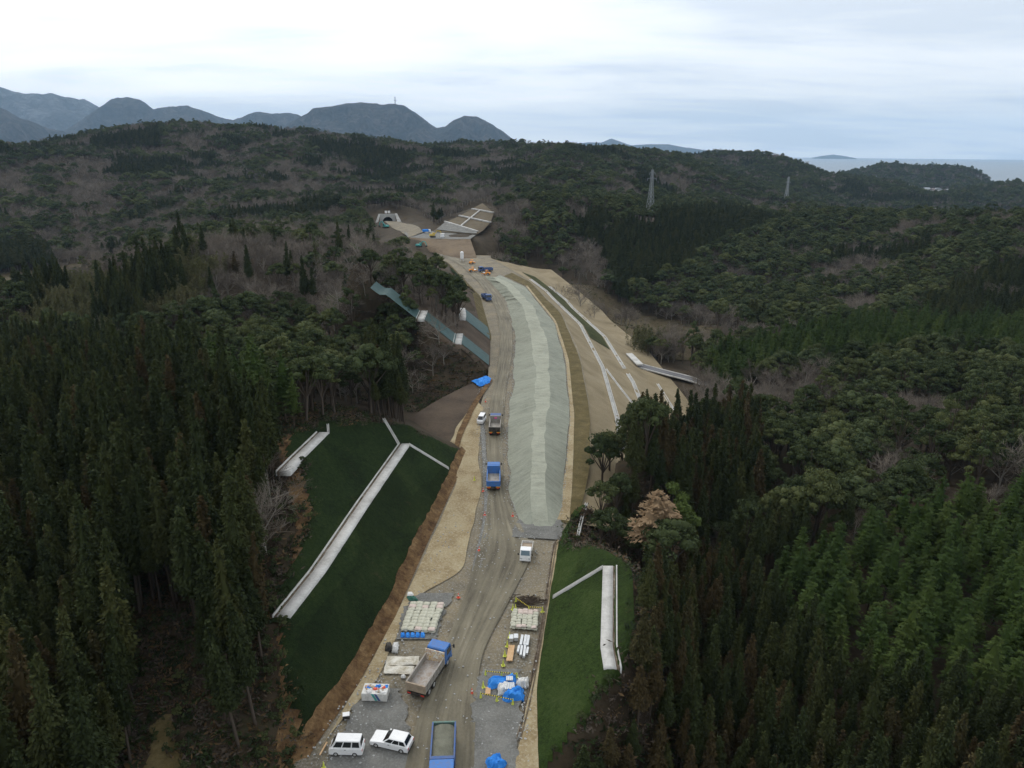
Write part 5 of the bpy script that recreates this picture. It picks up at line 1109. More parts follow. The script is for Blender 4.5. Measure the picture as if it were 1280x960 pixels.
# sandbags, each one a thing
def bag_mesh(seed, mat):
    r = random.Random(seed); V = []; nx, ny = 7, 5
    for s in (1, -1):
        for i in range(nx):
            for j in range(ny):
                a = i/(nx-1)*2-1; b = j/(ny-1)*2-1; e = (1-abs(a)**4)*(1-abs(b)**4)
                V.append((a*0.36*(1-0.08*abs(b)**3)+r.gauss(0, 0.008), b*0.25*(1-0.10*abs(a)**3)+r.gauss(0, 0.008), 0.14+s*(0.02+0.12*e**0.5)+r.gauss(0, 0.008)))
    Fc = []; o = nx*ny
    for i in range(nx-1):
        for j in range(ny-1):
            k = i*ny+j; Fc.append((k, k+ny, k+ny+1, k+1)); Fc.append((o+k, o+k+1, o+k+ny+1, o+k+ny))
    ring = [i*ny for i in range(nx)]+[(nx-1)*ny+j for j in range(1, ny)]+[i*ny+ny-1 for i in range(nx-2, -1, -1)]+[j for j in range(ny-2, 0, -1)]
    for a, b in zip(ring, ring[1:]+ring[:1]): Fc.append((a, o+a, o+b, b))
    return meshdata('sandbag', V, Fc, mat, smooth=True)
BAGS = [bag_mesh(i, M['bag'] if i < 4 else M['bagpink']) for i in range(6)]
def bag_stack(corners, nc, nr_, label, low, group, green=None):
    c = [P(*q) for q in corners]; ux = hd_(c[3], c[2])
    for lay in (0, 1):
        for i in range(nr_):
            for j in range(nc):
                if lay == 0 and not (i in (0, nr_-1) or j in (0, nc-1)): continue
                s, t_ = (j+0.5)/nc, (i+0.5)/nr_
                p = (c[0]*(1-s)+c[1]*s)*(1-t_)+(c[3]*(1-s)+c[2]*s)*t_
                pink = (i in (0, 1, nr_-1)) and random.random() < 0.55 and lay
                o = obj('sandbag', BAGS[random.choice((4, 5)) if pink else random.randrange(4)])
                wx = np.linalg.norm(c[2]-c[3])/nc; wy = np.linalg.norm(c[0]-c[3])/nr_
                o.location = (p[0]+random.gauss(0, 0.05), p[1]+random.gauss(0, 0.035), GZ+0.02+0.24*lay+random.uniform(0, 0.025)); o.rotation_euler = (random.gauss(0, 0.04), random.gauss(0, 0.04), ux+random.gauss(0, 0.11)); o.scale = (wx/0.68*random.uniform(0.94, 1.08), wy/0.46*random.uniform(0.92, 1.1), random.uniform(0.9, 1.15))
                tag(o, low if lay == 0 else ('pinkish sandbag on '+label if pink else 'pale sandbag on '+label), 'sandbag', group)
bag_stack([(513, 756), (556, 757), (543, 793), (501, 791)], 5, 9, 'top of the larger stack above the blue bundles', 'sandbag in the lower edge row of the larger stack', 'sandbags of the larger stack')
bag_stack([(641, 765), (673, 766), (671, 790), (638, 787)], 5, 7, 'top of the smaller stack inside the yellow cones', 'sandbag in the lower edge row of the smaller stack', 'sandbags of the smaller stack')
def cloth_sheet(name, corners, mat, label, h=0.12, n=16, rag=0.25, seed=1, cat='sheet', fold=1.0, dome=0.0):
    """a crumpled sheet with thickness lying on the ground"""
    c = [P(*q) for q in corners]; s = np.linspace(0, 1, n); Sg, Tg = np.meshgrid(s, s)
    G = (c[0]*(1-Sg[..., None])+c[1]*Sg[..., None])*(1-Tg[..., None])+(c[3]*(1-Sg[..., None])+c[2]*Sg[..., None])*Tg[..., None]
    G[..., 0] += rag*(fbm(Sg*4+seed*7, Tg*4, 3)-0.5)*2; G[..., 1] += rag*(fbm(Sg*4, Tg*4+seed*5, 3)-0.5)*2
    env = np.clip(np.minimum(np.minimum(Sg, 1-Sg), np.minimum(Tg, 1-Tg))*6, 0, 1)
    G[..., 2] = GZ+0.05+h*env*(0.3+1.4*fold*fbm(Sg*6+seed, Tg*6, 4))+dome*env**0.5
    top = G.reshape(-1, 3); bot = top.copy(); bot[:, 2] = GZ-0.05; k = np.arange(n*n).reshape(n, n)
    q = np.stack([k[:-1, :-1], k[:-1, 1:], k[1:, 1:], k[1:, :-1]], -1).reshape(-1, 4)
    ed = np.concatenate([k[0, :], k[1:, -1], k[-1, -2::-1], k[-2:0:-1, 0]]); e2 = np.roll(ed, -1)
    q = np.vstack([q, np.stack([ed, e2, e2+n*n, ed+n*n], 1)])
    o = obj(name, meshdata(name, np.vstack([top, bot]), q, mat, smooth=True)); tag(o, label, cat); return o
cloth_sheet('ground_sheet', [(484, 822), (525, 822), (523, 832), (482, 833)], M['dirtysheet'], 'clean-edged off-white ground sheet below the blue bundles', 0.1, seed=3, rag=0.15)
cloth_sheet('ground_sheet', [(481, 833), (519, 834), (516, 844), (480, 843)], M['dirtysheet'], 'muddy off-white ground sheet nearer the white cars', 0.1, seed=9, rag=0.15)
cloth_sheet('green_cover', [(508, 747), (520, 748), (523, 752), (511, 752)], M['netgreen'], 'crumpled dark green sheet by the raw bank', 0.3, 10, 0.1, 4)
cloth_sheet('white_bag', [(509, 743), (517, 743), (517, 747), (509, 747)], M['wsheet'], 'small white bundle behind the dark green sheet', 0.35, 8, 0.05, 6, 'bag')
for i in range(5):
    u = 501+i*6.2; cloth_sheet('blue_bundle', [(u, 793), (u+5.4, 793.5), (u+5.0, 798.5), (u-0.4, 798)], M['tarp'], 'small blue wrapped bundle in the row below the larger sandbag stack', 0.12, 7, 0.03, i, 'bundle', 0.6, 0.2)['group'] = 'row of blue bundles'
cloth_sheet('black_bag', [(482, 808), (490, 807), (489, 816), (481, 815)], M['black'], 'black plastic bag by the raw bank', 0.4, 9, 0.08, 2, 'bag', 1, 0.25)
cloth_sheet('white_bag', [(491, 808), (499, 807), (497, 817), (490, 817)], M['wsheet'], 'white bag beside the black plastic bag', 0.4, 9, 0.08, 5, 'bag', 1, 0.25)
cloth_sheet('white_bag', [(501, 846), (507, 846), (507, 849), (501, 849)], M['wsheet'], 'small white lump in front of the muddy ground sheet', 0.15, 7, 0.03, 5, 'bag', 1, 0.1)
# big open container of scraps
c = P(470, 872); r = empty('skip_container', (c[0], c[1], GZ), -0.04); tag(r, 'white boxy container with green and blue stripes heaped with colourful scraps', 'container')
m = MB(); m.box(-1.45, 1.45, -0.85, 0.85, 0.12, 1.15); m.build('body', M['offwhite'], r, 0.04)
for x in (-1.2, 1.2):
    m = MB(); m.box(x-0.12, x+0.12, -0.8, 0.8, 0, 0.14); m.build('skid', M['bedgrey'], r)
for x, mt in ((-0.35, M['tealp']), (0.0, M['darkblue'])): patch('stripe', [(x, -0.858, 1.12), (x+0.28, -0.858, 1.12), (x+0.75, -0.858, 0.2), (x+0.47, -0.858, 0.2)], mt, r, 0.006)
cols_ = [M['tarp'], M['redp'], M['wsheet'], M['wsheet'], M['wood'], M['tarp'], M['offwhite'], M['wsheet'], M['rust'], M['redp']]
for i in range(20):
    x = random.uniform(-1.2, 1.2); y_ = random.uniform(-0.65, 0.65); m = MB(); w_ = random.uniform(0.15, 0.42); l_ = random.uniform(0.12, 0.3); m.box(-w_, w_, -l_, l_, -0.05, random.uniform(0.06, 0.2), (0.06, 0.05)); o = m.build('scrap_piece', cols_[i % 10], r, 0.03); o.location = (x, y_, 1.18); o.rotation_euler = (random.gauss(0, 0.15), random.gauss(0, 0.15), random.uniform(0, 3))
# small generator box by the bank, timber post
c = P(433, 899); r = empty('generator', (c[0], c[1], GZ), 0.2); tag(r, 'small generator with a white lid beside the raw bank', 'generator')
m = MB(); m.box(-0.3, 0.3, -0.22, 0.22, 0.08, 0.5); m.build('body', M['black'], r, 0.03); m = MB(); m.box(-0.38, 0.38, -0.3, 0.3, 0.52, 0.62); m.build('lid', M['white'], r, 0.02)
for x_ in (-0.3, 0.3): m = MB(); m.tube((x_, -0.25, 0.1), (x_, 0.25, 0.1), 0.1, n=10); m.build('wheel', M['tyre'], r)
a, b = P(400, 946), P(409, 930); m = MB(); m.bar(a+[0, 0, GZ+0.12], b+[0, 0, GZ+0.14], 0.16, 0.12); tag(m.build('timber_beam', M['wood'], None, 0.01), 'yellowish timber beam lying along the raw bank', 'timber')
# traffic cones
def cone_mesh(name, mat, band, h=0.75):
    m = MB(); m.tube((0, 0, 0.04), (0, 0, h), 0.16, 0.03, 12); a = m.mesh('cone_body', mat); m = MB(); m.box(-0.22, 0.22, -0.22, 0.22, 0, 0.05); b = m.mesh('base', mat, 0.01)
    m = MB(); m.tube((0, 0, h*0.5), (0, 0, h*0.68), 0.103, 0.078, 12, False); c = m.mesh('band', band); return a, b, c
CY = cone_mesh('y', M['limep'], M['limep'], 0.9); CRd = cone_mesh('r', M['redp'], M['white'], 0.75)
def cone(u, v, set_, label, group, tip=0.0):
    r = empty('traffic_cone', at(u, v, GZ), random.uniform(0, 3)); tag(r, label, 'traffic cone', group); r.rotation_euler[0] = tip
    for me in set_: obj(me.name.split('.')[0], me, r)
G1 = [(645, 754), (641, 763), (644.5, 763), (661, 765), (678, 766), (637, 798), (634, 809), (631, 821), (629, 833)]
for u, v in G1: cone(u, v, CY, 'lime yellow cone around the sandbags and timber beside the tan shoulder', 'lime cones round the sandbags')
G2 = [(607, 846), (627, 848), (646, 849), (604, 860), (601, 874), (621, 878), (641, 882)]
for u, v in G2: cone(u, v, CY, 'lime yellow cone around the blue and white tarpaulins', 'lime cones round the tarpaulins')
cone(405, 962, CY, 'lone lime yellow cone near the timber beam', None); cone(593, 601, CY, 'lone lime yellow cone on the tan shoulder by the turf slope', None)
for u, v, lb in ((573, 748, 'red cone beside the pale puddle patch'), (545, 806, 'red and white cone beside the ground sheets'), (514, 854, 'red cone close beside the truck with the painted headboard'), (590, 868, 'red cone between the haul road and the tarpaulins'), (604, 615, 'red and white cone by the all-blue dump truck'), (641, 646, 'red and white cone at the near end of the mound'), (606, 645, 'white topped red cone at the gravel margin below the all-blue truck'), (599, 689, 'red cone where the gravel margin meets the yard'), (607, 503, 'red cone on the bend above the small white van')): cone(u, v, CRd, lb, None)
# striped barrier bars between cones
t = NT('hazard_stripes'); w_ = t.n('ShaderNodeTexWave', wave_type='BANDS', bands_direction='X'); w_.inputs['Scale'].default_value = 1.1; t.t.links.new(t.coord(), w_.inputs[0]); M['hazard'] = t.fin(t.ramp(w_.outputs['Fac'], [(0.48, (0.02, 0.02, 0.02)), (0.52, (0.70, 0.55, 0.03))]), 0.5)
def hbar(p, q, label, mt='hazard'):
    a, b = Vector(at(*p)), Vector(at(*q)); c = (a+b)/2; L = (b-a).length; m = MB(); m.tube((-L/2, 0, 0), (L/2, 0, 0), 0.05, n=8); o = m.build('barrier_bar', M[mt]); o.location = (c.x, c.y, GZ+0.72); o.rotation_euler = (0, 0, math.atan2(b.y-a.y, b.x-a.x)); tag(o, label, 'barrier bar')
hbar(G1[0], G1[3], 'striped bar on cones beside the brushwood heap'); hbar(G1[3], G1[4], 'striped bar on cones at the back of the smaller sandbag stack')
hbar(G2[0], G2[1], 'striped bar on cones behind the blue tarpaulin heap'); hbar(G2[1], G2[2], 'striped bar on cones behind the white heap end'); hbar(G2[4], G2[5], 'striped bar on cones in front of the timber offcut'); hbar(G2[5], G2[6], 'striped bar on cones in front of the blue tarpaulin')
# tarpaulin heap: separate sheets
cloth_sheet('tarpaulin', [(609, 852), (646, 848), (648, 858), (610, 864)], M['tarp'], 'long crumpled blue tarpaulin at the back of the fenced heap', 0.55, 18, 0.35, 21, 'tarpaulin', 1, 0.2)
cloth_sheet('tarpaulin', [(632, 866), (653, 862), (655, 876), (628, 880)], M['tarp'], 'smaller crumpled blue tarpaulin at the front of the fenced heap', 0.55, 16, 0.35, 33, 'tarpaulin', 1, 0.2)
cloth_sheet('white_cover', [(645, 853), (660, 852), (662, 861), (646, 863)], M['wsheet'], 'crumpled white cover at the end of the blue heap', 0.55, 14, 0.3, 42, 'cover', 1, 0.25)
cloth_sheet('white_cover', [(622, 861), (636, 859), (638, 869), (622, 871)], M['wsheet'], 'rounded pale cover in the middle of the blue heap', 0.4, 14, 0.2, 47, 'cover', 1, 0.5)
c = P(637, 866); m = MB()
for k in range(6): m.box(-0.6+k*0.2, -0.44+k*0.2, -0.5, 0.5, 0, 0.1)
m.box(-0.6, 0.6, -0.45, -0.35, -0.06, 0.0); m.box(-0.6, 0.6, 0.35, 0.45, -0.06, 0.0); o = m.build('steel_grating', M['steel']); o.location = (c[0], c[1], 0.95); o.rotation_euler = (0.1, 0.06, 0.1); tag(o, 'grey steel grating lying on the pale cover', 'grating')
c = P(637, 857); m = MB()
for k in range(4): m.box(-0.4+k*0.2, -0.24+k*0.2, -0.35, 0.35, 0, 0.1)
m.box(-0.4, 0.4, -0.05, 0.05, -0.06, 0); o = m.build('steel_grating', M['steel']); o.location = (c[0], c[1], 1.0); tag(o, 'small steel grating on the blue tarpaulin', 'grating')
c = P(610, 866); m = MB(); m.box(-0.3, 0.3, -0.55, 0.55, 0, 0.25); o = m.build('timber_offcut', M['wood'], None, 0.02); o.location = (c[0], c[1], GZ); tag(o, 'orange-brown timber block beside the tarpaulins', 'timber')
cloth_sheet('tarpaulin', [(608, 952), (622, 949), (634, 958), (612, 975)], M['tarp'], 'blue tarpaulin draped over a soil heap beside the gravel truck', 0.6, 16, 0.4, 55, 'tarpaulin', 1, 0.3)
cloth_sheet('tarpaulin', [(588, 477), (612, 472), (613, 480), (600, 484)], M['tarp'], 'blue tarpaulin spread at the foot of the dark cutting', 0.5, 12, 0.5, 60, 'tarpaulin', 1, 0.2)
# steel pipes and planks
for k, (u, v) in enumerate([(653, 797), (657.5, 797), (661, 797.5)]):
    a, b = P(u, v), P(u-2.2, v+12.5); m = MB(); dd_ = (b-a)
    m.bar(a+[0, 0, GZ+0.2], b+[0, 0, GZ+0.2], 0.34, 0.34); tag(m.build('steel_beam', M['steel'], None, 0.02), 'bright steel beam lying behind the short ones inside the cones', 'steel beam', 'long steel beams')
for k, (u, v, l) in enumerate([(649, 810, 8), (652.5, 810, 12), (656.5, 809, 15), (660, 812, 8)]):
    a, b = P(u, v), P(u-1.8, v+l); m = MB(); m.bar(a+[0, 0, GZ+0.18], b+[0, 0, GZ+0.18], 0.3, 0.3); tag(m.build('steel_beam', M['steel'], None, 0.02), 'short pale steel beam lying in front of the longer ones', 'steel beam', 'short steel beams')
for k in range(3):
    a, b = P(637+k*2.6, 808.5), P(634+k*2.6, 828); m = MB(); m.bar(a+[0, 0, GZ+0.1], b+[0, 0, GZ+0.1], 0.26, 0.12); tag(m.build('timber_plank', M['wood'], None, 0.01), 'long tan timber plank lying beside the steel beams', 'timber', 'timber planks')
for u, v in ((639, 801), (645, 800)):
    c = P(u, v); m = MB(); m.box(-0.25, 0.25, -0.4, 0.4, 0, 0.5); m.box(-0.28, 0.28, -0.43, 0.43, 0.5, 0.56); o = m.build('tool_crate', M['steel'], None, 0.02); o.location = (c[0], c[1], GZ); tag(o, 'grey metal crate between the planks and the sandbags', 'crate', 'grey crates')
# brushwood heap
def brush(name, cen, n, L, spread, label, ang, mat):
    c = P(*cen); m = MB(); r = random.Random(5)
    for k in range(n):
        x = r.gauss(0, spread[0]); y_ = r.gauss(0, spread[1]); a = ang+r.gauss(0, 0.35); l = L*r.uniform(0.5, 1.2); z = GZ+0.1+0.25*r.random()*max(0, 1-abs(x)/spread[0]/2)
        m.bar((c[0]+x-math.cos(a)*l/2, c[1]+y_-math.sin(a)*l/2, z), (c[0]+x+math.cos(a)*l/2, c[1]+y_+math.sin(a)*l/2, z+r.uniform(-0.05, 0.25)), r.uniform(0.03, 0.09))
    tag(m.build(name, mat), label, kind='stuff')
brush('brushwood', (661, 753), 110, 1.3, (0.9, 0.6), 'heap of dark cut branches beyond the smaller sandbag stack', 0.2, M['brush'])
# roadside drain along the right shoulder
pl = smoothpl(np.array([P(648, 925), P(662, 870), P(677, 790), (P(686, 730)), P(694, 678), P(704, 673)]), 60)
pl[:, 2] = 0.06; channel('roadside_drain', pl, 0.55, 'narrow pale roadside drain along the tan shoulder', 0.03, M['gutter'], kerb=M['gutter'])
pl = smoothpl(np.array([P(722, 672), P(727, 650), P(733, 630)]), 12); pl[:, 2] = 0.1; channel('roadside_drain', pl, 0.5, 'short pale drain line behind the brighter turf bank', 0.1)
# rubble along the mound and the road
STONE = []
for k in range(5):
    m = MB(); g = random.Random(k); V = [(g.uniform(0.6, 1)*x*0.5, g.uniform(0.6, 1)*y_*0.5, g.uniform(0.5, 1)*z*0.35+0.12) for x in (-1, 1) for y_ in (-1, 1) for z in (-1, 1)]
    m.hexa([V[0], V[4], V[6], V[2], V[1], V[5], V[7], V[3]]); STONE.append(m.mesh('stone', M['concrete_old'], 0.08))
cs = bpy.data.collections.new('stone_shapes')
for k, me in enumerate(STONE): cs.objects.link(bpy.data.objects.new('stone_shape_%d' % k, me))
sp_ = []
def along(poly, n, sd, z=0.1):
    q = resample(L3(poly), n); q[:, :2] += rng.normal(size=(n, 2))*sd; q[:, 2] = z; sp_.append(q)
along(bl, 1500, 0.35); along(hr[4:12], 600, 0.45); along(br, 900, 0.3, 0.2); along([(596, 715), (610, 640), (606, 580), (603, 520)], 500, 0.5)
along([(385, 985), (440, 885), (470, 858), (500, 800)], 250, 0.9); along([(652, 925), (652, 838)], 120, 0.6); along([(600, 480), (606, 510), (598, 540), (604, 570)], 200, 0.5)
q = np.stack([rng.uniform(-18, 6, 700), rng.uniform(56, 110, 700), np.full(700, 0.1)], -1); q = q[(q[:, 0] > lx(q[:, 1])+1) & (q[:, 0] < rx(q[:, 1])-0.3)]; sp_.append(q)
scatter('rubble', np.vstack(sp_), cs, 5, 0.04, 0.24, 'loose grey stones along the road and mound', 3, 0.4)

# ------------------------------------------------------------------ tunnel mouth and far machines
c = P(485, 279, 2.0); a_ = math.atan2(c[0], c[1]); r = empty('tunnel_portal', tuple(c), -a_+0.06); tag(r, 'pale concrete tunnel portal with dark arched mouth in the hillside', 'tunnel portal')
w2, h2, aw = 6.4, 7.6, 4.0; arc = [(-aw, 0.0)]+[(-aw*math.cos(math.pi*k/14), 1.6+3.6*math.sin(math.pi*k/14)) for k in range(15)]+[(aw, 0.0)]
outer = [(-w2, 0.0)]+[(-w2+2*w2*k/14, h2) for k in range(15)]+[(w2, 0.0)]
m = MB()
for d_ in range(len(arc)-1):
    a, b, c2, d2 = arc[d_], arc[d_+1], outer[d_+1], outer[d_]
    m.hexa([(a[0], 0, a[1]), (b[0], 0, b[1]), (c2[0], 0, c2[1]), (d2[0], 0, d2[1]), (a[0], 1.2, a[1]), (b[0], 1.2, b[1]), (c2[0], 1.2, c2[1]), (d2[0], 1.2, d2[1])])
m.build('face_wall', M['concrete_old'], r)
m = MB()
for d_ in range(len(arc)-1):
    a, b = arc[d_], arc[d_+1]; m.add([(a[0], 1.2, a[1]), (b[0], 1.2, b[1]), (b[0], 30, b[1]), (a[0], 30, a[1])], [(0, 1, 2, 3)])
m.add([(x, 30, z) for x, z in arc], [tuple(range(len(arc)))]); m.build('bore', M['black'], r)
m = MB(); m.hexa([(w2-0.4, -0.3, h2+0.3), (w2+1.5, -0.3, h2+0.3), (w2+5, -5, 0.5), (w2+1.6, -5, 0.0), (w2-0.4, 0.7, h2+0.3), (w2+1.5, 0.7, h2+0.3), (w2+5, -4, 0.5), (w2+1.6, -4, 0)]); m.build('wing_wall', M['concrete'], r)
m = MB(); m.hexa([(-w2+0.4, -0.3, h2), (-w2-1.0, -0.3, h2), (-w2-4, -4, 1), (-w2-2, -4, 1), (-w2+0.4, 0.6, h2), (-w2-1, 0.6, h2), (-w2-4, -3.2, 1), (-w2-2, -3.2, 1)]); m.build('wing_wall', M['concrete'], r)
for x_ in (-1.25, 1.25): m = MB(); m.box(x_-0.95, x_+0.95, 0.2, 0.5, h2+0.8, h2+2.6); m.box(x_-0.1, x_+0.1, 0.3, 0.4, h2, h2+0.8); m.build('sign_board', M['white'], r)
def excavator(loc, rz, label, mt, s=1.0):
    r = empty('excavator', loc, rz); r.scale = (s, s, s); tag(r, label, 'excavator')
    for y_ in (-1.1, 1.1):
        m = MB(); m.prism([(-1.9, 0.3), (-1.6, 0), (1.6, 0), (1.9, 0.3), (1.9, 0.65), (1.6, 0.9), (-1.6, 0.9), (-1.9, 0.65)], y_-0.28, y_+0.28); m.build('track', M['black'], r)
    m = MB(); m.prism([(-2.3, 1.0), (1.2, 1.0), (1.2, 1.5), (0.2, 2.1), (-2.2, 2.1)], -1.3, 1.3); m.build('body', mt, r, 0.05)
    m = MB(); m.prism([(-0.1, 1.2), (1.4, 1.2), (1.45, 1.9), (1.1, 2.9), (-0.1, 2.95)], 0.35, 1.3); c = m.build('cab', mt, r, 0.05)
    patch('cab_window', [(0.1, 1.315, 1.9), (1.2, 1.315, 1.9), (1.0, 1.315, 2.75), (0.1, 1.315, 2.75)], M['glass'], c)
    m = MB(); m.bar((0.9, -0.3, 1.6), (3.0, -0.3, 4.3), 0.4, 0.55); m.bar((3.0, -0.3, 4.3), (5.0, -0.3, 3.8), 0.38, 0.5); m.build('boom', mt, r); m = MB(); m.bar((5.0, -0.3, 4.0), (5.9, -0.3, 1.6), 0.32, 0.42); m.build('arm', mt, r)
    m = MB(); m.prism([(5.6, 1.7), (6.4, 1.3), (6.3, 0.5), (5.4, 0.4), (5.1, 0.8)], -0.8, 0.2); m.build('bucket', M['black'], r)
def zt(u, v, z): p = P(u, v, z); return (float(p[0]), float(p[1]), float(z))
excavator(zt(541, 296.5, 6.2), math.radians(10), 'yellow excavator on the far working bench', M['yellow'])
excavator(zt(482, 285, 2.6), math.radians(150), 'teal excavator in front of the tunnel mouth', M['tealp'], 1.1)
excavator(zt(524, 309, 3.0), math.radians(-20), 'teal excavator below the far working bench', M['tealp'], 0.9)
def roller(loc, rz, label):
    r = empty('road_roller', loc, rz); tag(r, label, 'roller'); m = MB(); m.tube((1.5, -0.9, 0.65), (1.5, 0.9, 0.65), 0.65, n=16); m.build('drum', M['steel'], r)
    m = MB(); m.prism([(-2.0, 0.6), (0.3, 0.6), (0.3, 1.5), (-1.9, 1.4)], -0.8, 0.8); m.box(0.2, 2.3, -1.05, -0.92, 0.5, 0.9); m.box(0.2, 2.3, 0.92, 1.05, 0.5, 0.9); m.build('body', M['orange'], r)
    m = MB(); m.box(-0.7, 0.5, -0.7, 0.7, 2.4, 2.5); m.bar((-0.6, -0.6, 1.4), (-0.6, -0.6, 2.4), 0.08); m.bar((0.4, 0.6, 1.4), (0.4, 0.6, 2.4), 0.08); m.bar((-0.6, 0.6, 1.4), (-0.6, 0.6, 2.4), 0.08); m.bar((0.4, -0.6, 1.4), (0.4, -0.6, 2.4), 0.08); m.build('canopy', M['orange'], r)
    for s in (-0.8, 0.8): wheel(r, -1.2, s, 0.65, 0.4)
roller(at(591, 340), 0.4, 'small orange roller on the widened far track'); roller(at(608, 344), 2.8, 'orange roller beside the parked blue truck'); roller(at(590, 330), 1.2, 'orange roller near the white cement silo')
c = at(577.5, 327); r = empty('cement_silo', c); tag(r, 'small white upright silo at the far end of the road', 'silo'); m = MB(); m.tube((0, 0, 1.6), (0, 0, 5.2), 1.0, n=14); m.tube((0, 0, 0.8), (0, 0, 1.6), 0.3, 1.0, 14); m.tube((0, 0, 5.2), (0, 0, 5.7), 1.0, 0.3, 14); m.build('tank', M['white'], r)
for s in ((-0.7, -0.7), (0.7, -0.7), (-0.7, 0.7), (0.7, 0.7)):
    m = MB(); m.bar((s[0], s[1], 0), (s[0], s[1], 2.0), 0.14); m.build('leg', M['steel'], r)
c = zt(533, 291, 6.2); r = empty('site_truck', c, 0.5); tag(r, 'white truck with blue cover beside the yellow excavator', 'truck'); m = MB(); m.box(-2.6, 1.4, -1.1, 1.1, 0.9, 2.4); m.build('cargo_cover', M['tarp'], r, 0.1); m = MB(); m.prism([(1.5, 0.6), (3.0, 0.6), (3.0, 1.5), (2.7, 2.3), (1.5, 2.3)], -1.05, 1.05); m.build('cab', M['white'], r, 0.05)
for x in (2.2, -1.6):
    for s in (-0.9, 0.9): wheel(r, x, s, 0.45, 0.3)
c = zt(553, 296.5, 6.2); m = MB(); m.box(-1.2, 1.2, -0.9, 0.9, 0.0, 2.2); m.box(-1.3, 1.3, -1.0, 1.0, 2.2, 2.4); o = m.build('site_cabin', M['white'], None, 0.03); o.location = c; tag(o, 'white site cabin on the far working bench', 'cabin')
# fence of orange barriers on the far bare slope
for i, (u, v) in enumerate([(637.5, 333.5), (642, 334.5), (657, 335.5), (669, 335.5)]):
    p = P(u, v, -1.0); m = MB(); m.tube((0, 0, 0), (0, 0, 1.5), 0.45, 0.3, 10); m.tube((0, 0, 1.5), (0, 0, 1.8), 0.3, 0.1, 10); o = m.build('barrel', M['orange']); o.location = (p[0], p[1], float(T(p[:1], p[1:2])[0])); tag(o, 'orange warning barrel at the wood edge beyond the mound', 'barrel', 'orange barrels at the wood edge')
m = MB(); q = [P(u, v, -1.5) for u, v in ((640, 336.5), (650, 338), (660, 338.5), (667, 338))]
for a, b in zip(q[:-1], q[1:]):
    za = float(T(a[:1], a[1:2])[0]); zb_ = float(T(b[:1], b[1:2])[0]); m.bar((a[0], a[1], za+0.7), (b[0], b[1], zb_+0.7), 0.3, 1.2)
tag(m.build('silt_fence', paint('pale_teal', (0.32, 0.55, 0.58), 0.5, 0.1)), 'pale teal low fence above the bare brown slope', 'fence')

# ------------------------------------------------------------------ pylons
def pylon(loc, rz, h, label, detail=True):
    r = empty('pylon', loc, rz); tag(r, label, 'pylon', 'power line pylons'); w0, w1, w2_ = h*0.075, h*0.028, h*0.018; k = [(0, w0), (0.62*h, w1), (h*0.97, w2_)]
    wd = lambda z: float(np.interp(z, [q[0] for q in k], [q[1] for q in k])); th_ = 0.17 if detail else 0.3
    for sx_ in (-1, 1):
        for sy in (-1, 1):
            m = MB(); m.bar((sx_*w0, sy*w0, -2), (sx_*w1, sy*w1, 0.62*h), th_); m.bar((sx_*w1, sy*w1, 0.62*h), (sx_*w2_, sy*w2_, 0.97*h), th_*0.8); m.build('leg', M['pipe'], r)
    zs = [0]
    while zs[-1] < h*0.95: zs.append(zs[-1]+max(1.9*wd(zs[-1]), h*0.035))
    zs[-1] = h*0.97; m = MB()
    for a, b in zip(zs[:-1], zs[1:]):
        for ang in range(4):
            c_, s_ = (1, -1, -1, 1)[ang], (1, 1, -1, -1)[ang]; c2, s2 = (1, -1, -1, 1)[(ang+1) % 4], (1, 1, -1, -1)[(ang+1) % 4]
            m.bar((c_*wd(a), s_*wd(a), a), (c2*wd(b), s2*wd(b), b), th_*0.62); m.bar((c2*wd(a), s2*wd(a), a), (c_*wd(b), s_*wd(b), b), th_*0.62); m.bar((c_*wd(b), s_*wd(b), b), (c2*wd(b), s2*wd(b), b), th_*0.62)
    m.build('bracing', M['pipe'], r)
    for z, l in ((0.80*h, 0.11*h), (0.91*h, 0.07*h)):
        m = MB(); m.bar((-l, 0, z), (l, 0, z), th_); m.bar((-l, 0, z), (0, 0, z+0.03*h), th_*0.6); m.bar((l, 0, z), (0, 0, z+0.03*h), th_*0.6)
        for x in (-l, l): m.tube((x, 0, z), (x, 0, z-1.6), 0.15, n=6)
        m.build('crossarm', M['pipe'], r)
    m = MB(); m.bar((0, 0, 0.95*h), (0, 0, h), th_*0.8); m.build('peak', M['pipe'], r)
def base(u, v, y): p = D(u, v, y); return p
for u, vb, vt, y_, lb in ((812, 270, 210, 660, 'tall steel lattice pylon rising from the dark cedars'), (982, 254, 220, 1060, 'steel lattice pylon on the wooded ridge before the sea'), (1078, 246, 229, 1700, 'faint distant pylon in front of the wooded headland'), (1092, 240, 219, 1950, 'faintest farthest pylon beside the wooded headland')):
    b = D(u, vb, y_); t_ = D(u, vt, y_); pylon((b[0], b[1], b[2]-4), 0.5, t_[2]-b[2]+4, lb, y_ < 900)
p = D(494, 129, 8000); r = empty('radio_mast', (p[0], p[1], p[2]-25)); r.scale = (1.6, 1.6, 1.6); tag(r, 'thin radio mast on the twin-humped mountain', 'mast'); m = MB(); m.bar((0, 0, 0), (0, 0, 55), 5); m.build('mast_pole', M['pipe'], r); m = MB(); m.box(-9, 9, -3, 3, 30, 33); m.build('platform', M['pipe'], r)
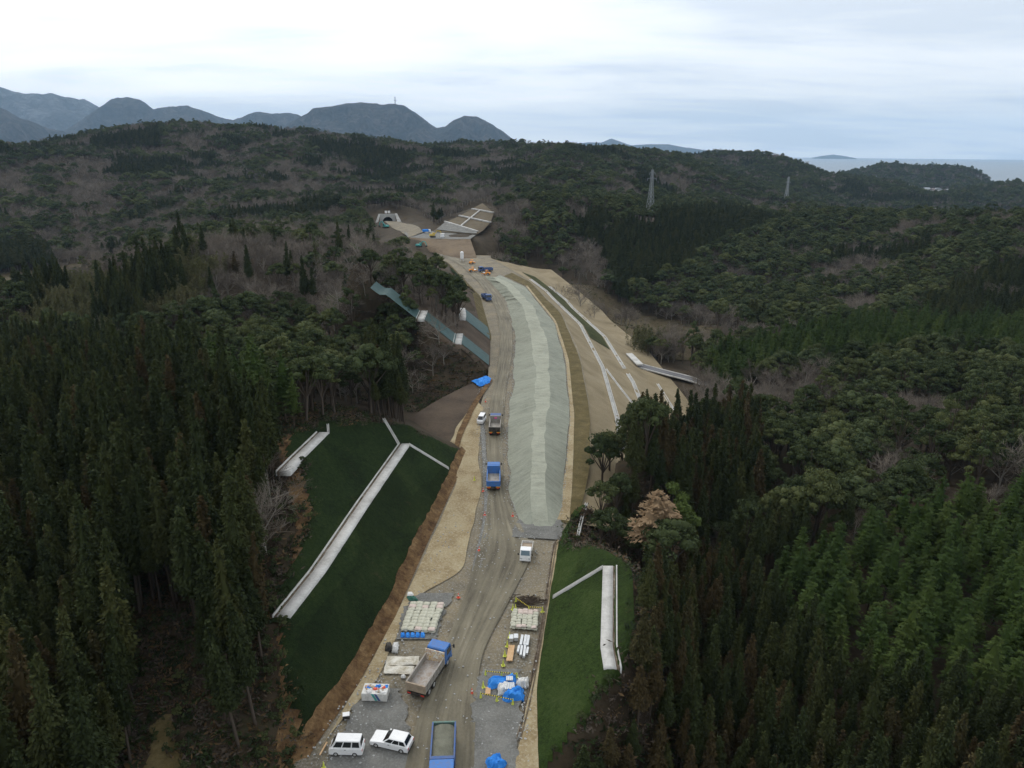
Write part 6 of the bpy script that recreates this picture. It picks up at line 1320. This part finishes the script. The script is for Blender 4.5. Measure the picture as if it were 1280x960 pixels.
# coastal houses
t = paint('house_wall', (0.62, 0.60, 0.56), 0.8, 0.1); t2 = paint('roof_tile', (0.20, 0.16, 0.15), 0.7, 0.1); t3 = paint('roof_grey', (0.30, 0.32, 0.34), 0.7, 0.1)
for i, (u, v, s_) in enumerate([(1133, 236, 1.6), (1139, 235.5, 1.2), (1158, 237, 1), (1164, 238, 1), (1172, 238.5, 1.2), (1180, 239.5, 1), (1186, 239, 1), (1172, 262, 0.55), (1128, 237.5, 1)]):
    p = D(u, v, 2000 if v < 250 else 760); zz_ = p[2]-4; r = empty('house', (p[0], p[1], zz_), i*0.7); tag(r, ['large pale building standing highest by the shore', 'pale house beside the large shore building'][i] if i < 2 else ('lone pale house with grey roof among the ridge trees' if i == 7 else 'small pale house in the shore village below the headland'), 'house', 'houses of the shore village')
    a = 9*s_; m = MB(); m.box(-a, a, -6*s_, 6*s_, -6, 6*s_); m.build('wall', t, r); m = MB(); m.prism([(-a-1, 6*s_), (a+1, 6*s_), (a*0.4, 9.5*s_), (-a*0.4, 9.5*s_)], -6.6*s_, 6.6*s_); m.build('roof', t2 if i % 2 else t3, r)
# single trees that stand out
def one_tree(name, shape, crown_mat, bark, u, v, y, label, cat, s=1.0, cname='crown', top=None):
    me1 = meshdata(cname, *shape[0], crown_mat); me2 = meshdata('trunk', *shape[1], bark); p = P(u, v, 0); x = ray(u, v); p = D(u, v, y); z = float(T(np.array([p[0]]), np.array([y]))[0])
    if top: hh = shape[0][0][:, 2].max(); s = (D(u, top, y)[2]-z)/hh
    r = empty(name, (p[0], y, z)); r.scale = (s, s, s); tag(r, label, cat); obj(cname, me1, r); obj('trunk', me2, r)
one_tree('withered_tree', make_hinoki(201, 11, 2.9, 0.56), M['dead'], M['bark_pale'], 822, 640, 99.5, 'withered orange-brown tree among the evergreens beside the turf bank', 'tree', 0.85, top=614)
one_tree('leafy_tree', make_oak(203, 9.5, 2.0, 9, 120, 0.24), M['lime'], M['bark'], 848, 630, 104, 'yellow-green leafy tree right behind the withered one', 'tree', 0.9, top=606)
one_tree('withered_tree', make_hinoki(205, 12, 2.4), M['cedar_brown'], M['bark'], 290, 300, 262, 'rusty brown conifer standing up on the bare-tree hilltop', 'tree', 1.0)


# ------------------------------------------------------------------ leaf litter and scraps of brush on the cleared ground
def litter_mesh(seed, mat):
    r = np.random.default_rng(seed); n = 26; c = r.normal(size=(n, 3))*[0.4, 0.4, 0.0]+[0, 0, 0.05]; nn = np.array([0, 0, 1.0])+r.normal(size=(n, 3))*0.6
    return meshdata('litter', *quads(c, nn, 0.08+0.12*r.random(n), 2.6, None, r), mat)
cl_ = bpy.data.collections.new('litter_shapes')
for k, mt in enumerate((M['brush'], M['bark'], leaf_mat('dead_leaves', (0.07, 0.045, 0.022), (0.10, 0.065, 0.03), (0.14, 0.09, 0.045)), leaf_mat('low_weeds', (0.025, 0.04, 0.014), (0.035, 0.05, 0.018), (0.05, 0.065, 0.024)), leaf_mat('low_weeds_dark', (0.015, 0.024, 0.01), (0.02, 0.03, 0.012), (0.03, 0.04, 0.016)))):
    cl_.objects.link(bpy.data.objects.new('litter_shape_%d' % k, litter_mesh(400+k, mt)))
g = np.random.default_rng(21); lp = []
for x0, x1, y0, y1, n in ((-62, -14, 46, 132, 9000), (6, 34, 48, 118, 5000), (-50, -6, 165, 235, 4000), (20, 150, 270, 440, 3000), (8, 60, 112, 180, 3000)):
    x = g.uniform(x0, x1, n); y = g.uniform(y0, y1, n); e = cap(x, y); nn = N(x, y); dl = lx(y)-x; dr = x-rx(y)
    u_, v_, _ = proj(x, y, nn); pp = inpoly(u_, v_, [(172, 1010), (188, 925), (200, 888), (214, 888), (226, 930), (240, 1010)]); pm = inpoly(u_, v_, NOPIX[0]) & (g.random(n) < 0.6)
    k = (e > nn+0.3) & ~pp & ~pm & ~((dl < 0.5) & (dr < 0.5)) & ~((dr > 0) & (dr < dmax(y)+2) & (y > RCUT) & (y < 425)); lp.append(np.stack([x, y, T(x, y)+0.14], -1)[k])
scatter('leaf_litter', np.vstack(lp), cl_, 5, 0.6, 1.9, 'brown leaf litter, twigs and low weeds on cleared ground', 31)
